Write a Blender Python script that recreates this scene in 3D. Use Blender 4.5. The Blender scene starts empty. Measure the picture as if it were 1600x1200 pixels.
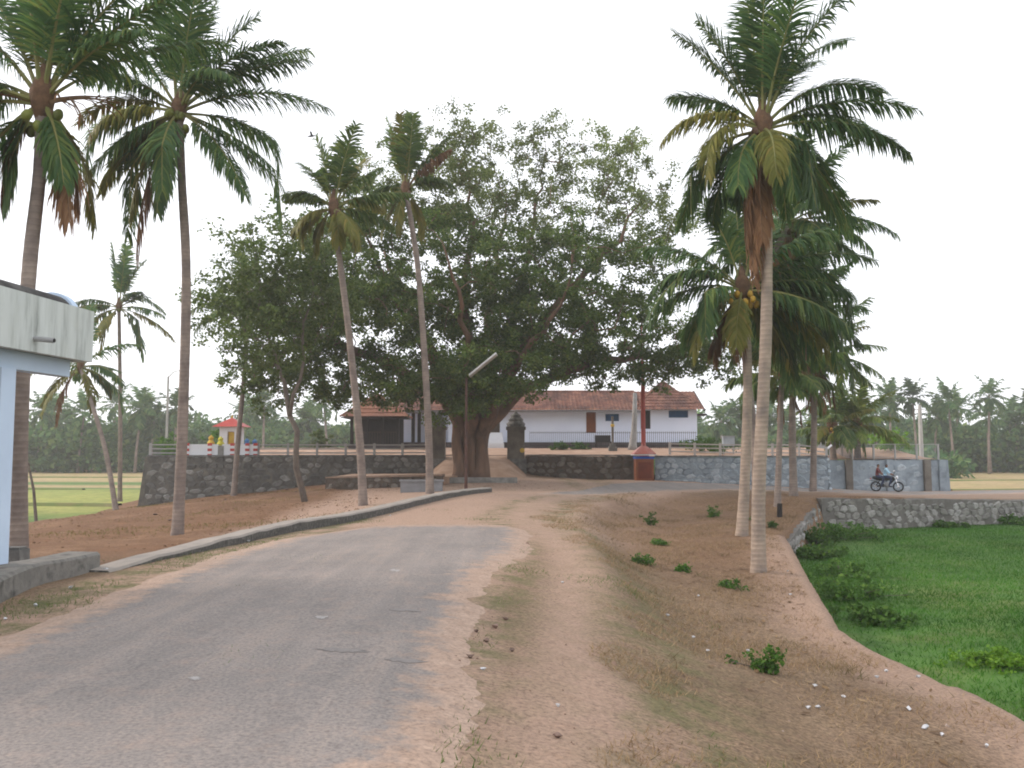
import bpy, math, random
import numpy as np
from mathutils import Vector, Matrix

# ------------------------------------------------------------------ camera, sky, sun, exposure
SC = bpy.context.scene
COL = SC.collection
R = math.radians
FPX, HOR, CAMZ = 1400.0, 705.0, 2.0
PITCH = math.atan((HOR - 600) / FPX)
cam_data = bpy.data.cameras.new('camera')
cam_data.sensor_width = 36.0
cam_data.lens = 36.0 * FPX / 1600.0
cam_data.clip_start = 0.1
cam_data.clip_end = 3000
cam = bpy.data.objects.new('camera', cam_data)
cam.location = (0, 0, CAMZ)
cam.rotation_euler = (math.pi / 2 + PITCH, 0, 0)
COL.objects.link(cam)
SC.camera = cam

SUN_AZ, SUN_EL = R(-72), R(27)            # azimuth from +Y towards +X: the sun stands low on the left
world = bpy.data.worlds.new('World')
SC.world = world
world.use_nodes = True
wn, wl = world.node_tree.nodes, world.node_tree.links
wn.clear()
sky = wn.new('ShaderNodeTexSky')
sky.sky_type = 'NISHITA'
sky.sun_disc = False
sky.sun_elevation = SUN_EL
sky.sun_rotation = SUN_AZ
sky.air_density = 1.0
sky.dust_density = 4.0
sky.ozone_density = 1.0
hs = wn.new('ShaderNodeHueSaturation')
hs.inputs['Saturation'].default_value = 0.3
cl = wn.new('ShaderNodeMix')
cl.data_type = 'RGBA'
cl.inputs[0].default_value = 0.8
cl.inputs[7].default_value = (11.3, 11.5, 12.2, 1)     # even white overcast veil
bg = wn.new('ShaderNodeBackground')
bg.inputs['Strength'].default_value = 0.1
wo = wn.new('ShaderNodeOutputWorld')
wl.new(sky.outputs[0], hs.inputs['Color'])
wl.new(hs.outputs[0], cl.inputs[6])
wl.new(cl.outputs[2], bg.inputs['Color'])
wl.new(bg.outputs[0], wo.inputs['Surface'])

sd = bpy.data.lights.new('sun', 'SUN')
sd.energy = 1.7
sd.angle = R(12)
sd.color = (1.0, 0.86, 0.76)
sun = bpy.data.objects.new('sun', sd)
sdir = Vector((math.sin(SUN_AZ) * math.cos(SUN_EL), math.cos(SUN_AZ) * math.cos(SUN_EL), math.sin(SUN_EL)))
sun.rotation_euler = (-sdir).to_track_quat('-Z', 'Y').to_euler()
sun.location = sdir * 200
COL.objects.link(sun)

SC.render.engine = 'CYCLES'
SC.view_settings.view_transform = 'Standard'
SC.view_settings.look = 'None'
SC.view_settings.gamma = 1
SC.view_settings.use_curve_mapping = False
SC.view_settings.exposure = 0.62
cy = SC.cycles
cy.use_denoising = True
cy.max_bounces = 7
cy.diffuse_bounces = 4
cy.glossy_bounces = 2
cy.transmission_bounces = 4
cy.transparent_max_bounces = 6
cy.volume_bounces = 1
cy.filter_width = 1.9
HAZE = 0.0007

# ------------------------------------------------------------------ helpers
def ray(px, py):
    u, v = (px - 800) / FPX, (600 - py) / FPX
    return Vector((u, math.cos(PITCH) - v * math.sin(PITCH), math.sin(PITCH) + v * math.cos(PITCH)))
def at(px, py, Y):
    d = ray(px, py)
    return Vector((0, 0, CAMZ)) + d * (Y / d.y)
def atz(px, py, z):
    d = ray(px, py)
    return Vector((0, 0, CAMZ)) + d * ((z - CAMZ) / d.z)

def lerp(a, b, t): return a + (b - a) * t
def sstep(a, b, x):
    t = np.clip((x - a) / (b - a), 0, 1)
    return t * t * (3 - 2 * t)

def tag(o, label=None, cat=None, group=None, kind=None):
    if label: o['label'] = label
    if cat: o['category'] = cat
    if group: o['group'] = group
    if kind: o['kind'] = kind
    elif cat and 'kind' not in o: o['kind'] = 'thing'
    return o
def thing(name, label, cat, loc=(0, 0, 0), group=None, rz=0):
    o = bpy.data.objects.new(name, None)
    o.empty_display_size = 0.1
    o.location = loc
    o.rotation_euler = (0, 0, rz)
    COL.objects.link(o)
    return tag(o, label, cat, group)
def place(name, mesh, parent=None, loc=(0, 0, 0), rot=(0, 0, 0), scale=(1, 1, 1)):
    o = bpy.data.objects.new(name, mesh)
    o.location = loc
    o.rotation_euler = rot
    o.scale = scale
    if parent: o.parent = parent
    COL.objects.link(o)
    return o

class MB:
    """collects shapes of ONE object"""
    def __init__(s): s.v, s.f, s.m = [], [], []
    def add(s, vs, fs, m=0):
        n = len(s.v)
        s.v.extend([tuple(p) for p in vs])
        for f in fs:
            s.f.append(tuple(i + n for i in f)); s.m.append(m)
    def box(s, x0, x1, y0, y1, z0, z1, m=0):
        s.add([(x0,y0,z0),(x1,y0,z0),(x1,y1,z0),(x0,y1,z0),(x0,y0,z1),(x1,y0,z1),(x1,y1,z1),(x0,y1,z1)],
              [(0,3,2,1),(4,5,6,7),(0,1,5,4),(1,2,6,5),(2,3,7,6),(3,0,4,7)], m)
    def tube(s, pts, rad, n=8, m=0, caps=True, lobes=None):
        pts = [Vector(p) for p in pts]
        rings = []
        ref = Vector((1, 0.13, 0.07))
        for i, p in enumerate(pts):
            t = (pts[min(i + 1, len(pts) - 1)] - pts[max(i - 1, 0)])
            t = t.normalized() if t.length > 1e-9 else Vector((0, 0, 1))
            a = ref - t * ref.dot(t)
            if a.length < 1e-3: a = Vector((0, 1, 0)) - t * t.y
            a.normalize(); ref = a
            b = t.cross(a)
            r = rad[i] if hasattr(rad, '__len__') else rad
            ring = []
            for k in range(n):
                an = 2 * math.pi * k / n
                rr = r * (lobes(an, i / max(1, len(pts) - 1)) if lobes else 1)
                ring.append(p + a * math.cos(an) * rr + b * math.sin(an) * rr)
            rings.append(ring)
        vs = [q for r_ in rings for q in r_]
        fs = []
        for i in range(len(pts) - 1):
            for k in range(n):
                k2 = (k + 1) % n
                fs.append((i*n+k, i*n+k2, (i+1)*n+k2, (i+1)*n+k))
        if caps:
            fs.append(tuple(reversed(range(n))))
            fs.append(tuple((len(pts)-1)*n + k for k in range(n)))
        s.add(vs, fs, m)
    def lathe(s, prof, n=12, c=(0, 0), m=0):
        vs, fs = [], []
        for r, z in prof:
            for k in range(n):
                a = 2 * math.pi * (k + .5) / n
                vs.append((c[0] + r * math.cos(a), c[1] + r * math.sin(a), z))
        for i in range(len(prof) - 1):
            for k in range(n):
                k2 = (k + 1) % n
                fs.append((i*n+k, i*n+k2, (i+1)*n+k2, (i+1)*n+k))
        fs.append(tuple(reversed(range(n))))
        fs.append(tuple((len(prof)-1)*n + k for k in range(n)))
        s.add(vs, fs, m)
    def ball(s, c, rx, ry, rz, nu=10, nv=7, m=0, jit=0, rng=None):
        vs, fs = [], []
        for i in range(1, nv):
            ph = math.pi * i / nv
            for k in range(nu):
                a = 2 * math.pi * k / nu
                q = 1 + (rng.uniform(-jit, jit) if jit else 0)
                vs.append((c[0]+rx*q*math.sin(ph)*math.cos(a), c[1]+ry*q*math.sin(ph)*math.sin(a), c[2]+rz*q*math.cos(ph)))
        top, bot = len(vs), len(vs) + 1
        vs += [(c[0], c[1], c[2]+rz), (c[0], c[1], c[2]-rz)]
        for k in range(nu):
            k2 = (k + 1) % nu
            fs.append((top, k, k2))
            for i in range(nv - 2):
                fs.append((i*nu+k, (i+1)*nu+k, (i+1)*nu+k2, i*nu+k2))
            fs.append(((nv-2)*nu+k, bot, (nv-2)*nu+k2))
        s.add(vs, fs, m)
    def prism(s, poly, z0, z1, m=0):
        n = len(poly)
        vs = [(p[0], p[1], z0) for p in poly] + [(p[0], p[1], z1) for p in poly]
        fs = [tuple(reversed(range(n))), tuple(range(n, 2*n))] + [(k, (k+1) % n, n+(k+1) % n, n+k) for k in range(n)]
        s.add(vs, fs, m)
    def mesh(s, name, mats, smooth=False):
        me = bpy.data.meshes.new(name)
        me.from_pydata(s.v, [], s.f)
        if not isinstance(mats, (list, tuple)): mats = [mats]
        for m in mats: me.materials.append(m)
        if len(mats) > 1: me.polygons.foreach_set('material_index', s.m)
        if smooth: me.polygons.foreach_set('use_smooth', [True] * len(s.f))
        me.update()
        return me
    def build(s, name, mats, parent=None, loc=(0, 0, 0), smooth=False, rot=(0, 0, 0)):
        return place(name, s.mesh(name, mats, smooth), parent, loc, rot)

def raw_mesh(name, V, F, mat, smooth=False):
    """numpy arrays -> mesh; F is (n,3) or (n,4)"""
    me = bpy.data.meshes.new(name)
    nv, nf, k = len(V), len(F), F.shape[1]
    me.vertices.add(nv); me.vertices.foreach_set('co', np.ascontiguousarray(V, dtype=np.float32).ravel())
    me.loops.add(nf * k); me.loops.foreach_set('vertex_index', np.ascontiguousarray(F, dtype=np.int32).ravel())
    me.polygons.add(nf)
    me.polygons.foreach_set('loop_start', np.arange(0, nf * k, k, dtype=np.int32))
    if smooth: me.polygons.foreach_set('use_smooth', np.ones(nf, dtype=bool))
    for m in (mat if isinstance(mat, (list, tuple)) else [mat]): me.materials.append(m)
    me.update(calc_edges=True)
    me.validate()
    return me
def set_attr(me, name, arr):
    a = me.attributes.new(name, 'FLOAT', 'POINT')
    a.data.foreach_set('value', np.ascontiguousarray(arr, dtype=np.float32))

# ------------------------------------------------------------------ materials
class NT:
    def __init__(s, name):
        s.mat = bpy.data.materials.new(name); s.mat.use_nodes = True
        s.n, s.l = s.mat.node_tree.nodes, s.mat.node_tree.links
        s.b = s.n['Principled BSDF']; s.out = s.n['Material Output']
        s.b.inputs['Specular IOR Level'].default_value = 0.25
    def coord(s, kind='Object', scale=None):
        t = s.n.new('ShaderNodeTexCoord')
        if scale is None: return t.outputs[kind]
        m = s.n.new('ShaderNodeMapping'); m.inputs['Scale'].default_value = scale
        s.l.new(t.outputs[kind], m.inputs['Vector']); return m.outputs[0]
    def pos(s, scale=(1, 1, 1)):
        g = s.n.new('ShaderNodeNewGeometry')
        m = s.n.new('ShaderNodeMapping'); m.inputs['Scale'].default_value = scale
        s.l.new(g.outputs['Position'], m.inputs['Vector']); return m.outputs[0]
    def noise(s, vec, scale, detail=4, rough=.6, dist=0):
        t = s.n.new('ShaderNodeTexNoise')
        t.inputs['Scale'].default_value = scale; t.inputs['Detail'].default_value = detail
        t.inputs['Roughness'].default_value = rough; t.inputs['Distortion'].default_value = dist
        s.l.new(vec, t.inputs['Vector']); return t.outputs['Fac']
    def ramp(s, fac, stops):
        r = s.n.new('ShaderNodeValToRGB')
        e = r.color_ramp.elements
        while len(e) < len(stops): e.new(.5)
        for q, (p, c) in zip(e, stops):
            q.position = p; q.color = (*c, 1) if len(c) == 3 else c
        s.l.new(fac, r.inputs[0]); return r.outputs[0]
    def rng(s, fac, a, b, c=0, d=1):
        r = s.n.new('ShaderNodeMapRange')
        for i, v in zip((1, 2, 3, 4), (a, b, c, d)): r.inputs[i].default_value = v
        s.l.new(fac, r.inputs[0]); return r.outputs[0]
    def math(s, op, a, b=None):
        m = s.n.new('ShaderNodeMath'); m.operation = op
        for i, v in enumerate((a, b)):
            if v is None: continue
            if isinstance(v, (int, float)): m.inputs[i].default_value = v
            else: s.l.new(v, m.inputs[i])
        return m.outputs[0]
    def mix(s, fac, a, b, mode='MIX'):
        m = s.n.new('ShaderNodeMix'); m.data_type = 'RGBA'; m.blend_type = mode
        if isinstance(fac, (int, float)): m.inputs[0].default_value = fac
        else: s.l.new(fac, m.inputs[0])
        for i, v in ((6, a), (7, b)):
            if isinstance(v, tuple): m.inputs[i].default_value = (*v, 1) if len(v) == 3 else v
            else: s.l.new(v, m.inputs[i])
        return m.outputs[2]
    def attr(s, name):
        a = s.n.new('ShaderNodeAttribute'); a.attribute_name = name; return a.outputs['Fac']
    def rand(s):
        return s.n.new('ShaderNodeObjectInfo').outputs['Random']
    def island(s):
        return s.n.new('ShaderNodeNewGeometry').outputs['Random Per Island']
    def color(s, c):
        if isinstance(c, tuple): s.b.inputs['Base Color'].default_value = (*c, 1)
        else: s.l.new(c, s.b.inputs['Base Color'])
    def bump(s, h, strength=.5, dist=.02):
        b = s.n.new('ShaderNodeBump'); b.inputs['Strength'].default_value = strength; b.inputs['Distance'].default_value = dist
        s.l.new(h, b.inputs['Height']); s.l.new(b.outputs[0], s.b.inputs['Normal'])
    def rough(s, v): s.b.inputs['Roughness'].default_value = v; return s

def simple(name, c1, c2=None, scale=3.0, rough=.85, bump=.0, var=0.0, c3=None, stretch=(1, 1, 1), metal=0):
    t = NT(name).rough(rough)
    t.b.inputs['Metallic'].default_value = metal
    v = t.pos(stretch)
    c2 = c2 or tuple(x * .7 for x in c1)
    f = t.noise(v, scale, 6)
    stops = [(.35, c1), (.65, c2)] if c3 is None else [(.3, c1), (.52, c2), (.7, c3)]
    c = t.ramp(f, stops)
    if var:
        k = t.rng(t.rand(), 0, 1, 1 - var, 1 + var)
        h = t.n.new('ShaderNodeHueSaturation'); t.l.new(c, h.inputs['Color']); t.l.new(k, h.inputs['Value']); c = h.outputs[0]
    t.color(c)
    if bump: t.bump(t.noise(v, scale * 4, 5), bump, .03)
    return t.mat

def leaf_mat(name, c1, c2, c3=None, transl=.3, rough=.5, obj_var=.25, clump=0):
    t = NT(name).rough(rough)
    t.b.inputs['Specular IOR Level'].default_value = .12
    stops = [(0, c1), (1, c2)] if c3 is None else [(0, c1), (.75, c2), (1, c3)]
    c = t.ramp(t.island(), stops)
    k = t.rng(t.rand(), 0, 1, 1 - obj_var, 1 + obj_var)
    if clump: k = t.math('MULTIPLY', k, t.rng(t.noise(t.pos(), clump, 3, .6), .3, .7, .62, 1.42))
    h = t.n.new('ShaderNodeHueSaturation'); t.l.new(c, h.inputs['Color']); t.l.new(k, h.inputs['Value']); c = h.outputs[0]
    t.color(c)
    tr = t.n.new('ShaderNodeBsdfTranslucent'); t.l.new(c, tr.inputs['Color'])
    mx = t.n.new('ShaderNodeMixShader'); mx.inputs[0].default_value = transl
    t.l.new(t.b.outputs[0], mx.inputs[1]); t.l.new(tr.outputs[0], mx.inputs[2]); t.l.new(mx.outputs[0], t.out.inputs['Surface'])
    return t.mat

M = {}
M['concrete'] = simple('concrete', (.30, .285, .26), (.20, .19, .175), 2.2, .9, .4, c3=(.11, .105, .10))
M['concrete_dark'] = simple('old_concrete', (.085, .082, .078), (.16, .155, .145), 3.5, .95, .6, c3=(.26, .25, .235))
M['rail'] = simple('rail_concrete', (.42, .40, .38), (.33, .32, .31), 2, .9)
M['whitewash'] = simple('whitewash', (.77, .83, .97), (.72, .78, .93), .6, .9, .1)
M['plinth'] = simple('plinth', (.10, .085, .085), (.06, .05, .05), 2, .9)
M['wood'] = simple('brown_wood', (.26, .09, .035), (.19, .06, .025), 3, .6, stretch=(6, 6, 1))
M['dark'] = simple('dark_timber', (.035, .028, .026), (.02, .017, .016), 3, .7)
M['blue'] = simple('blue_paint', (.03, .10, .23), (.022, .075, .18), 2, .5)
M['red'] = simple('red_paint', (.52, .07, .05), (.42, .05, .04), 2, .5)
M['redpole'] = simple('faded_red_paint', (.46, .10, .08), (.36, .07, .06), 1.5, .55)
M['white'] = simple('white_paint', (.76, .76, .78), (.70, .70, .73), 2, .6)
M['yellow'] = simple('yellow_paint', (.62, .42, .05), (.5, .3, .05), 3, .6)
M['brightblue'] = simple('bright_blue_paint', (.07, .20, .42), (.06, .17, .36), 2, .5)
M['pillar'] = simple('grey_plaster', (.20, .18, .155), (.15, .13, .11), 1.6, .95, .4, c3=(.09, .08, .07))
M['palm_brown'] = simple('palm_fibre', (.16, .09, .05), (.09, .05, .03), 6, .9, .6)
M['steel'] = simple('grey_steel', (.35, .35, .35), (.26, .26, .26), 4, .5)
M['rust'] = simple('rusty_pole', (.12, .06, .045), (.07, .04, .035), 4, .8)
M['black'] = simple('black_plastic', (.015, .015, .017), (.02, .02, .02), 4, .35)
M['tyre'] = simple('tyre_rubber', (.018, .018, .018), (.025, .025, .025), 8, .9)
M['chrome'] = simple('bright_metal', (.75, .75, .76), (.65, .65, .66), 4, .2, metal=.9)
M['skin'] = simple('brown_skin', (.22, .11, .07), (.20, .10, .06), 5, .6)
M['shirt_red'] = simple('maroon_shirt', (.16, .04, .04), (.13, .03, .03), 5, .9)
M['shirt_blue'] = simple('pale_blue_shirt', (.36, .55, .66), (.30, .48, .6), 5, .9)
M['jeans'] = simple('dark_trousers', (.035, .05, .10), (.03, .04, .08), 5, .9)
M['hair'] = simple('black_hair', (.012, .01, .01), (.018, .015, .015), 9, .6)
M['litter'] = simple('white_litter', (.60, .60, .62), (.45, .45, .46), 5, .7)
M['pebble'] = simple('pebble_stone', (.22, .15, .12), (.15, .10, .08), 9, .95, var=.4)
M['coconut_green'] = simple('green_coconut', (.16, .17, .03), (.10, .12, .025), 4, .5, var=.3)
M['coconut_yellow'] = simple('yellow_coconut', (.50, .30, .04), (.38, .22, .03), 4, .5, var=.2)
M['coconut_brown'] = simple('brown_coconut', (.12, .07, .04), (.08, .05, .03), 4, .8, var=.2)
M['bark'] = simple('ficus_bark', (.22, .125, .08), (.15, .092, .064), 1.6, .95, .9, c3=(.08, .055, .042), stretch=(1.8, 1.8, .3))
M['bark_grey'] = simple('grey_bark', (.16, .13, .105), (.10, .08, .068), 3, .95, .6)
M['mound'] = simple('field_bund_soil', (.17, .15, .06), (.11, .15, .04), .5, .95, c3=(.20, .17, .08))

def trunk_mat(name, c1, c2, c3):
    t = NT(name).rough(.92)
    v = t.coord('Object')
    f = t.noise(v, 2.2, 5)
    c = t.ramp(f, [(.3, c1), (.5, c2), (.72, c3)])
    w = t.n.new('ShaderNodeTexWave'); w.wave_type = 'BANDS'; w.bands_direction = 'Z'
    w.inputs['Scale'].default_value = 2.6; w.inputs['Distortion'].default_value = 1.6; w.inputs['Detail'].default_value = 2
    t.l.new(v, w.inputs['Vector'])
    c = t.mix(t.rng(w.outputs['Fac'], .8, 1, 0, .28), c, tuple(x * .5 for x in c2))
    t.color(c); t.bump(w.outputs['Fac'], .3, .02)
    return t.mat
M['trunk'] = trunk_mat('palm_trunk', (.30, .24, .20), (.22, .175, .15), (.14, .11, .10))
M['trunk_pale'] = trunk_mat('pale_palm_trunk', (.40, .31, .24), (.30, .235, .185), (.19, .155, .135))

# palm fronds
FR_G = leaf_mat('palm_leaf_green', (0.069, 0.120, 0.036), (0.119, 0.180, 0.047), (0.200, 0.228, 0.053), .38, .5, .28)
FR_D = leaf_mat('palm_leaf_dark', (0.050, 0.107, 0.040), (0.092, 0.159, 0.048), (0.168, 0.208, 0.053), .38, .5, .28)
FR_Y = leaf_mat('palm_leaf_yellowing', (.14, .15, .035), (.20, .19, .045), (.26, .20, .05), .38, .55, .25)
FR_B = leaf_mat('palm_leaf_dry', (.17, .085, .045), (.24, .135, .07), (.14, .07, .04), .2, .8, .25)
RACH = simple('frond_rib', (.15, .16, .05), (.20, .18, .06), 3, .6)
RACH_B = simple('dry_frond_rib', (.20, .12, .07), (.14, .08, .05), 3, .8)
LF_FIC = leaf_mat('fig_leaf', (0.061, 0.108, 0.026), (0.115, 0.168, 0.040), (0.189, 0.228, 0.061), .42, .5, .2, .4)
LF_FIC_LIT = leaf_mat('fig_leaf_lit', (0.106, 0.144, 0.046), (0.163, 0.201, 0.066), (0.237, 0.265, 0.099), .45, .55, .18, .4)  # paler leaf copy: light through the upper crown put into the colour
LF_LIGHT = leaf_mat('light_leaf', (.070, .112, .030), (.115, .160, .042), (.165, .205, .065), .42, .5, .15, .6)
LF_BUSH = leaf_mat('bush_leaf', (.045, .105, .02), (.08, .17, .03), (.13, .22, .04), .38, .55, .25)
LF_BRIGHT = leaf_mat('bright_bush_leaf', (.11, .24, .025), (.17, .32, .035), (.22, .36, .05), .38, .55, .2)
LF_FAR = leaf_mat('grove_leaf', (0.040, 0.102, 0.035), (0.092, 0.168, 0.051), (0.161, 0.216, 0.066), .38, .6, .3, .12)
GR_DRY = leaf_mat('dry_grass', (0.253, 0.167, 0.094), (0.380, 0.270, 0.154), (0.149, 0.121, 0.061), .2, .9, 0)
GR_GREEN = leaf_mat('short_green_grass', (.07, .12, .03), (.11, .17, .04), (.17, .19, .06), .3, .8, 0)
GR_PADDY = leaf_mat('paddy_grass', (.034, .118, .012), (.058, .168, .018), (.105, .185, .03), .36, .8, 0, .30)

# ------------------------------------------------------------------ terrain
FIELD_Z = -1.6
ctl = []
def cz(px, py, z): p = atz(px, py, z); ctl.append((p.x, p.y, z))
def cw(x, y, z): ctl.append((x, y, z))
for q in [(610,1200,0),(0,1040,0),(300,900,0),(700,930,0),(810,825,0),(480,840,0),(600,822,0),(640,790,0),(760,768,.02),
          (900,778,0),(0,945,0),(75,916,0),(161,876,0),(1000,770,0),(850,900,-.03),(880,1050,-.06),(860,835,-.02),
          (950,900,-.28),(1000,1000,-.38),(1200,1030,-.68),(1100,1200,-.4),(1400,1200,-.9),(1310,970,-.98),(1590,1112,-1.05),
          (1225,840,-.92),(1500,1200,-1.05),(1185,885,-.82),(1160,835,-.7),(1100,940,-.55),(1060,860,-.5),(1400,1040,-.95)]:
    cz(*q)
for q in [(-6,-6,0),(0,-6,0),(4,-6,-.4),(-3,1,0),(0,2,0),(3,2,-.4),(5.6,3,-1.0),(-9,2,0),(-12,-6,0),(-14,8,-.1),
          (8,38,-.45),(5.5,36,-.35),(9.5,43.5,-.08),(6.3,43.5,0),(12,37,-.6),(14.0,41,-.06),(11,46,0),(18,48,-.25),(22,52,-.42),(28,54,-.5),
          (35,58,-.52),(50,64,-.6),(62,70,-.6),(62,58,-.6),(26.3,46.5,-.45),(40,52,-.5),
          (0.5,59.2,.42),(9,57,.17),(19.3,53.6,-.31),(25,59.5,-.65),(-2.6,54.5,.42),(-2.3,57.5,.95),(-2.3,60.5,1.55),(-2.3,64,1.72),
          (-5.6,58.8,.3),(-9.5,57.5,.1),(-15,57,-.45),(-20,56,-.95),(-23,54,-1.45),(-20,49,-1.1),(-13,51,-.35),(-9.7,42,-.42),(-5.9,35,-.1),
          (-5.2,41,0),(-9,27,-.4),(-14,26,-.55),(-20,30,-1.0),(-24,40,-1.5),(-16,18,-.2),(-26,48,-1.8),(-12,34,-.55),(-16,40,-.8),(-28,30,-1.9),(-28,15,-1.7),(-24,8,-1.2),
          (30,75,-1.0),(0,80,0),(-25,75,-1.2)]:
    cw(*q)
ctl = np.array(ctl)
def _tps(r): return np.where(r > 1e-9, r * r * np.log(np.maximum(r, 1e-9)), 0)
_n = len(ctl)
_K = _tps(np.linalg.norm(ctl[:, None, :2] - ctl[None, :, :2], axis=2)) + np.eye(_n) * 3.0
_P = np.c_[np.ones(_n), ctl[:, :2]]
_A = np.zeros((_n + 3, _n + 3)); _A[:_n, :_n] = _K; _A[:_n, _n:] = _P; _A[_n:, :_n] = _P.T
_w = np.linalg.solve(_A, np.r_[ctl[:, 2], 0, 0, 0])
rs = np.random.RandomState(5)
_ph = rs.uniform(0, 6.28, (14, 2)); _fr = rs.uniform(.5, 3.2, 14); _an = rs.uniform(0, 6.28, 14)
def rough_noise(x, y):
    z = 0
    for k in range(14):
        f = _fr[k]
        z = z + np.sin(x * f * math.cos(_an[k]) + y * f * math.sin(_an[k]) + _ph[k, 0]) * .5 / (1 + f)
    return z
def tps(x, y):
    x = np.asarray(x, float); y = np.asarray(y, float)
    s = x.shape
    p = np.c_[x.ravel(), y.ravel()]
    out = np.empty(len(p))
    for i in range(0, len(p), 20000):
        q = p[i:i + 20000]
        r = np.linalg.norm(q[:, None, :] - ctl[None, :, :2], axis=2)
        out[i:i + 20000] = _tps(r) @ _w[:_n] + _w[_n] + q @ _w[_n + 1:]
    return out.reshape(s)
# the raised ground (road bank and the earth left of it) ends at this outline
pA, pB, pC = atz(1600, 1112, -1.05), atz(1450, 1045, -1.03), atz(1310, 970, -1.0)
pD, pE = atz(1265, 905, -.98), atz(1225, 840, -.93)
BANK = np.array([(-30, -8), (5.9, -8), (5.6, 4), (pA.x, pA.y), (pB.x, pB.y), (pC.x, pC.y), (pD.x, pD.y), (pE.x, pE.y),
                 (14.2, 41.35), (26.15, 46.2), (54.8, 57.8), (75, 66), (75, 74), (36, 62), (30.5, 62), (30, 90), (-30, 90), (-27, 56), (-26, 44), (-32, 30), (-34, 10)])
def bank_dist(x, y):
    """signed distance, positive inside"""
    x = np.asarray(x, float); y = np.asarray(y, float)
    d = np.full(x.shape, 1e9); ins = np.zeros(x.shape, bool)
    n = len(BANK)
    for i in range(n):
        ax, ay = BANK[i]; bx, by = BANK[(i + 1) % n]
        ex, ey = bx - ax, by - ay
        t = np.clip(((x - ax) * ex + (y - ay) * ey) / (ex * ex + ey * ey), 0, 1)
        d = np.minimum(d, np.hypot(x - ax - ex * t, y - ay - ey * t))
        c = ((ay > y) != (by > y)) & (x < (bx - ax) * (y - ay) / (by - ay + 1e-12) + ax)
        ins ^= c
    return np.where(ins, d, -d)
def bank_z(x, y):
    x = np.asarray(x, float); y = np.asarray(y, float)
    d = bank_dist(x, y)
    z = tps(x, y)
    off = np.clip((np.abs(x + 2.3) - 2.6) / 3, 0, 1)          # rougher away from the carriageway
    z = z + rough_noise(x, y) * .018 * (.25 + off)
    z = z + rough_noise(x * 2.7 + 9, y * 2.7) * .022 * off + rough_noise(x * 6.1 + 3, y * 5.3) * .012 * off
    z = z + rough_noise(x * .9 + 4, y * 1.3) * .075 * np.clip((-7.2 - x) / 2, 0, 1) * np.clip((y - 20) / 6, 0, 1)
    cr = np.interp(y, [10, 16, 22, 28, 34, 40, 44], [1.5, 1.9, 2.0, 2.2, 3.0, 5.2, 8.0])      # crest of the bank beside the trail
    z = z - .34 * sstep(-.25, 1.1, x - cr) * (1 - sstep(2.2, 5.5, x - cr)) * sstep(9, 15, y) * (1 - sstep(40, 44, y))
    z = z + .07 * np.exp(-((x - cr + .25) / .45) ** 2) * sstep(9, 15, y) * (1 - sstep(36, 42, y))
    return np.where(d < 0, z - np.minimum(3.5, -d * np.where(x > 13, 9.0, 3.2)), z)
def gz(x, y): return float(bank_z(np.array([x]), np.array([y]))[0])
def ground(x, y):
    return max(gz(x, y), FIELD_Z)

def warp_axis(a, b, fine0, fine1, df, dc):
    out = []
    v = a
    while v < b:
        out.append(v); v += df if fine0 <= v <= fine1 else dc
    out.append(b)
    return np.array(out)
xs = warp_axis(-36, 78, -7, 12, .16, .6)
ys = warp_axis(-8, 92, 4, 30, .17, .55)
X, Y = np.meshgrid(xs, ys, indexing='ij')
Z = bank_z(X, Y)
def grid_faces(nx, ny):
    i, j = np.meshgrid(np.arange(nx - 1), np.arange(ny - 1), indexing='ij')
    a = (i * ny + j).ravel()
    return np.c_[a, a + ny, a + ny + 1, a + 1]
V = np.c_[X.ravel(), Y.ravel(), Z.ravel()]
F = grid_faces(len(xs), len(ys))
keep = (Z.ravel()[F] > -2.6).any(axis=1)
F = F[keep]

# earth material: sandy trail, orange verge, dry-grass bank, red-brown bare earth
def earth_mat():
    t = NT('earth').rough(.97)
    p = t.pos()
    n1 = t.noise(p, .55, 8, .68); n2 = t.noise(p, 4.5, 6, .65); n3 = t.noise(p, 22, 4, .7)
    sand = t.ramp(n2, [(.3, (.45, .315, .24)), (.7, (.36, .242, .175))])
    bank = t.ramp(n1, [(.28, (.28, .19, .125)), (.45, (.20, .13, .083)), (.6, (.145, .093, .058)), (.75, (.28, .205, .125))])
    straw = t.ramp(n3, [(.35, (.15, .10, .06)), (.65, (.35, .25, .155))])
    bank = t.mix(t.rng(t.noise(p, 1.3, 7, .72), .35, .65, .15, .8), bank, straw)
    bank = t.mix(t.rng(t.noise(p, 2.9, 5, .7), .56, .72, 0, .6), bank, (.085, .06, .042))
    red = t.ramp(n1, [(.3, (.23, .12, .062)), (.48, (.175, .092, .047)), (.62, (.24, .135, .073)), (.75, (.32, .20, .125))])
    fine = t.ramp(n3, [(.3, (.6, .59, .58)), (.5, (1, 1, 1)), (.7, (1.25, 1.22, 1.18))])
    m_path = t.math('MULTIPLY', t.attr('sandy'), t.rng(n2, .25, .6, .55, 1.15))
    c = t.mix(t.attr('red'), bank, red)
    c = t.mix(m_path, c, sand)
    g = t.math('MULTIPLY', t.attr('green'), t.rng(t.noise(p, 1.7, 6, .7), .42, .62, 0, 1))
    c = t.mix(g, c, (.135, .135, .055))
    c = t.mix(1.0, c, fine, 'MULTIPLY')
    t.color(c)
    h = t.math('ADD', n3, t.math('MULTIPLY', n2, 1.5))
    t.bump(h, 1.0, .05)
    return t.mat
M['earth'] = earth_mat()

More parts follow.
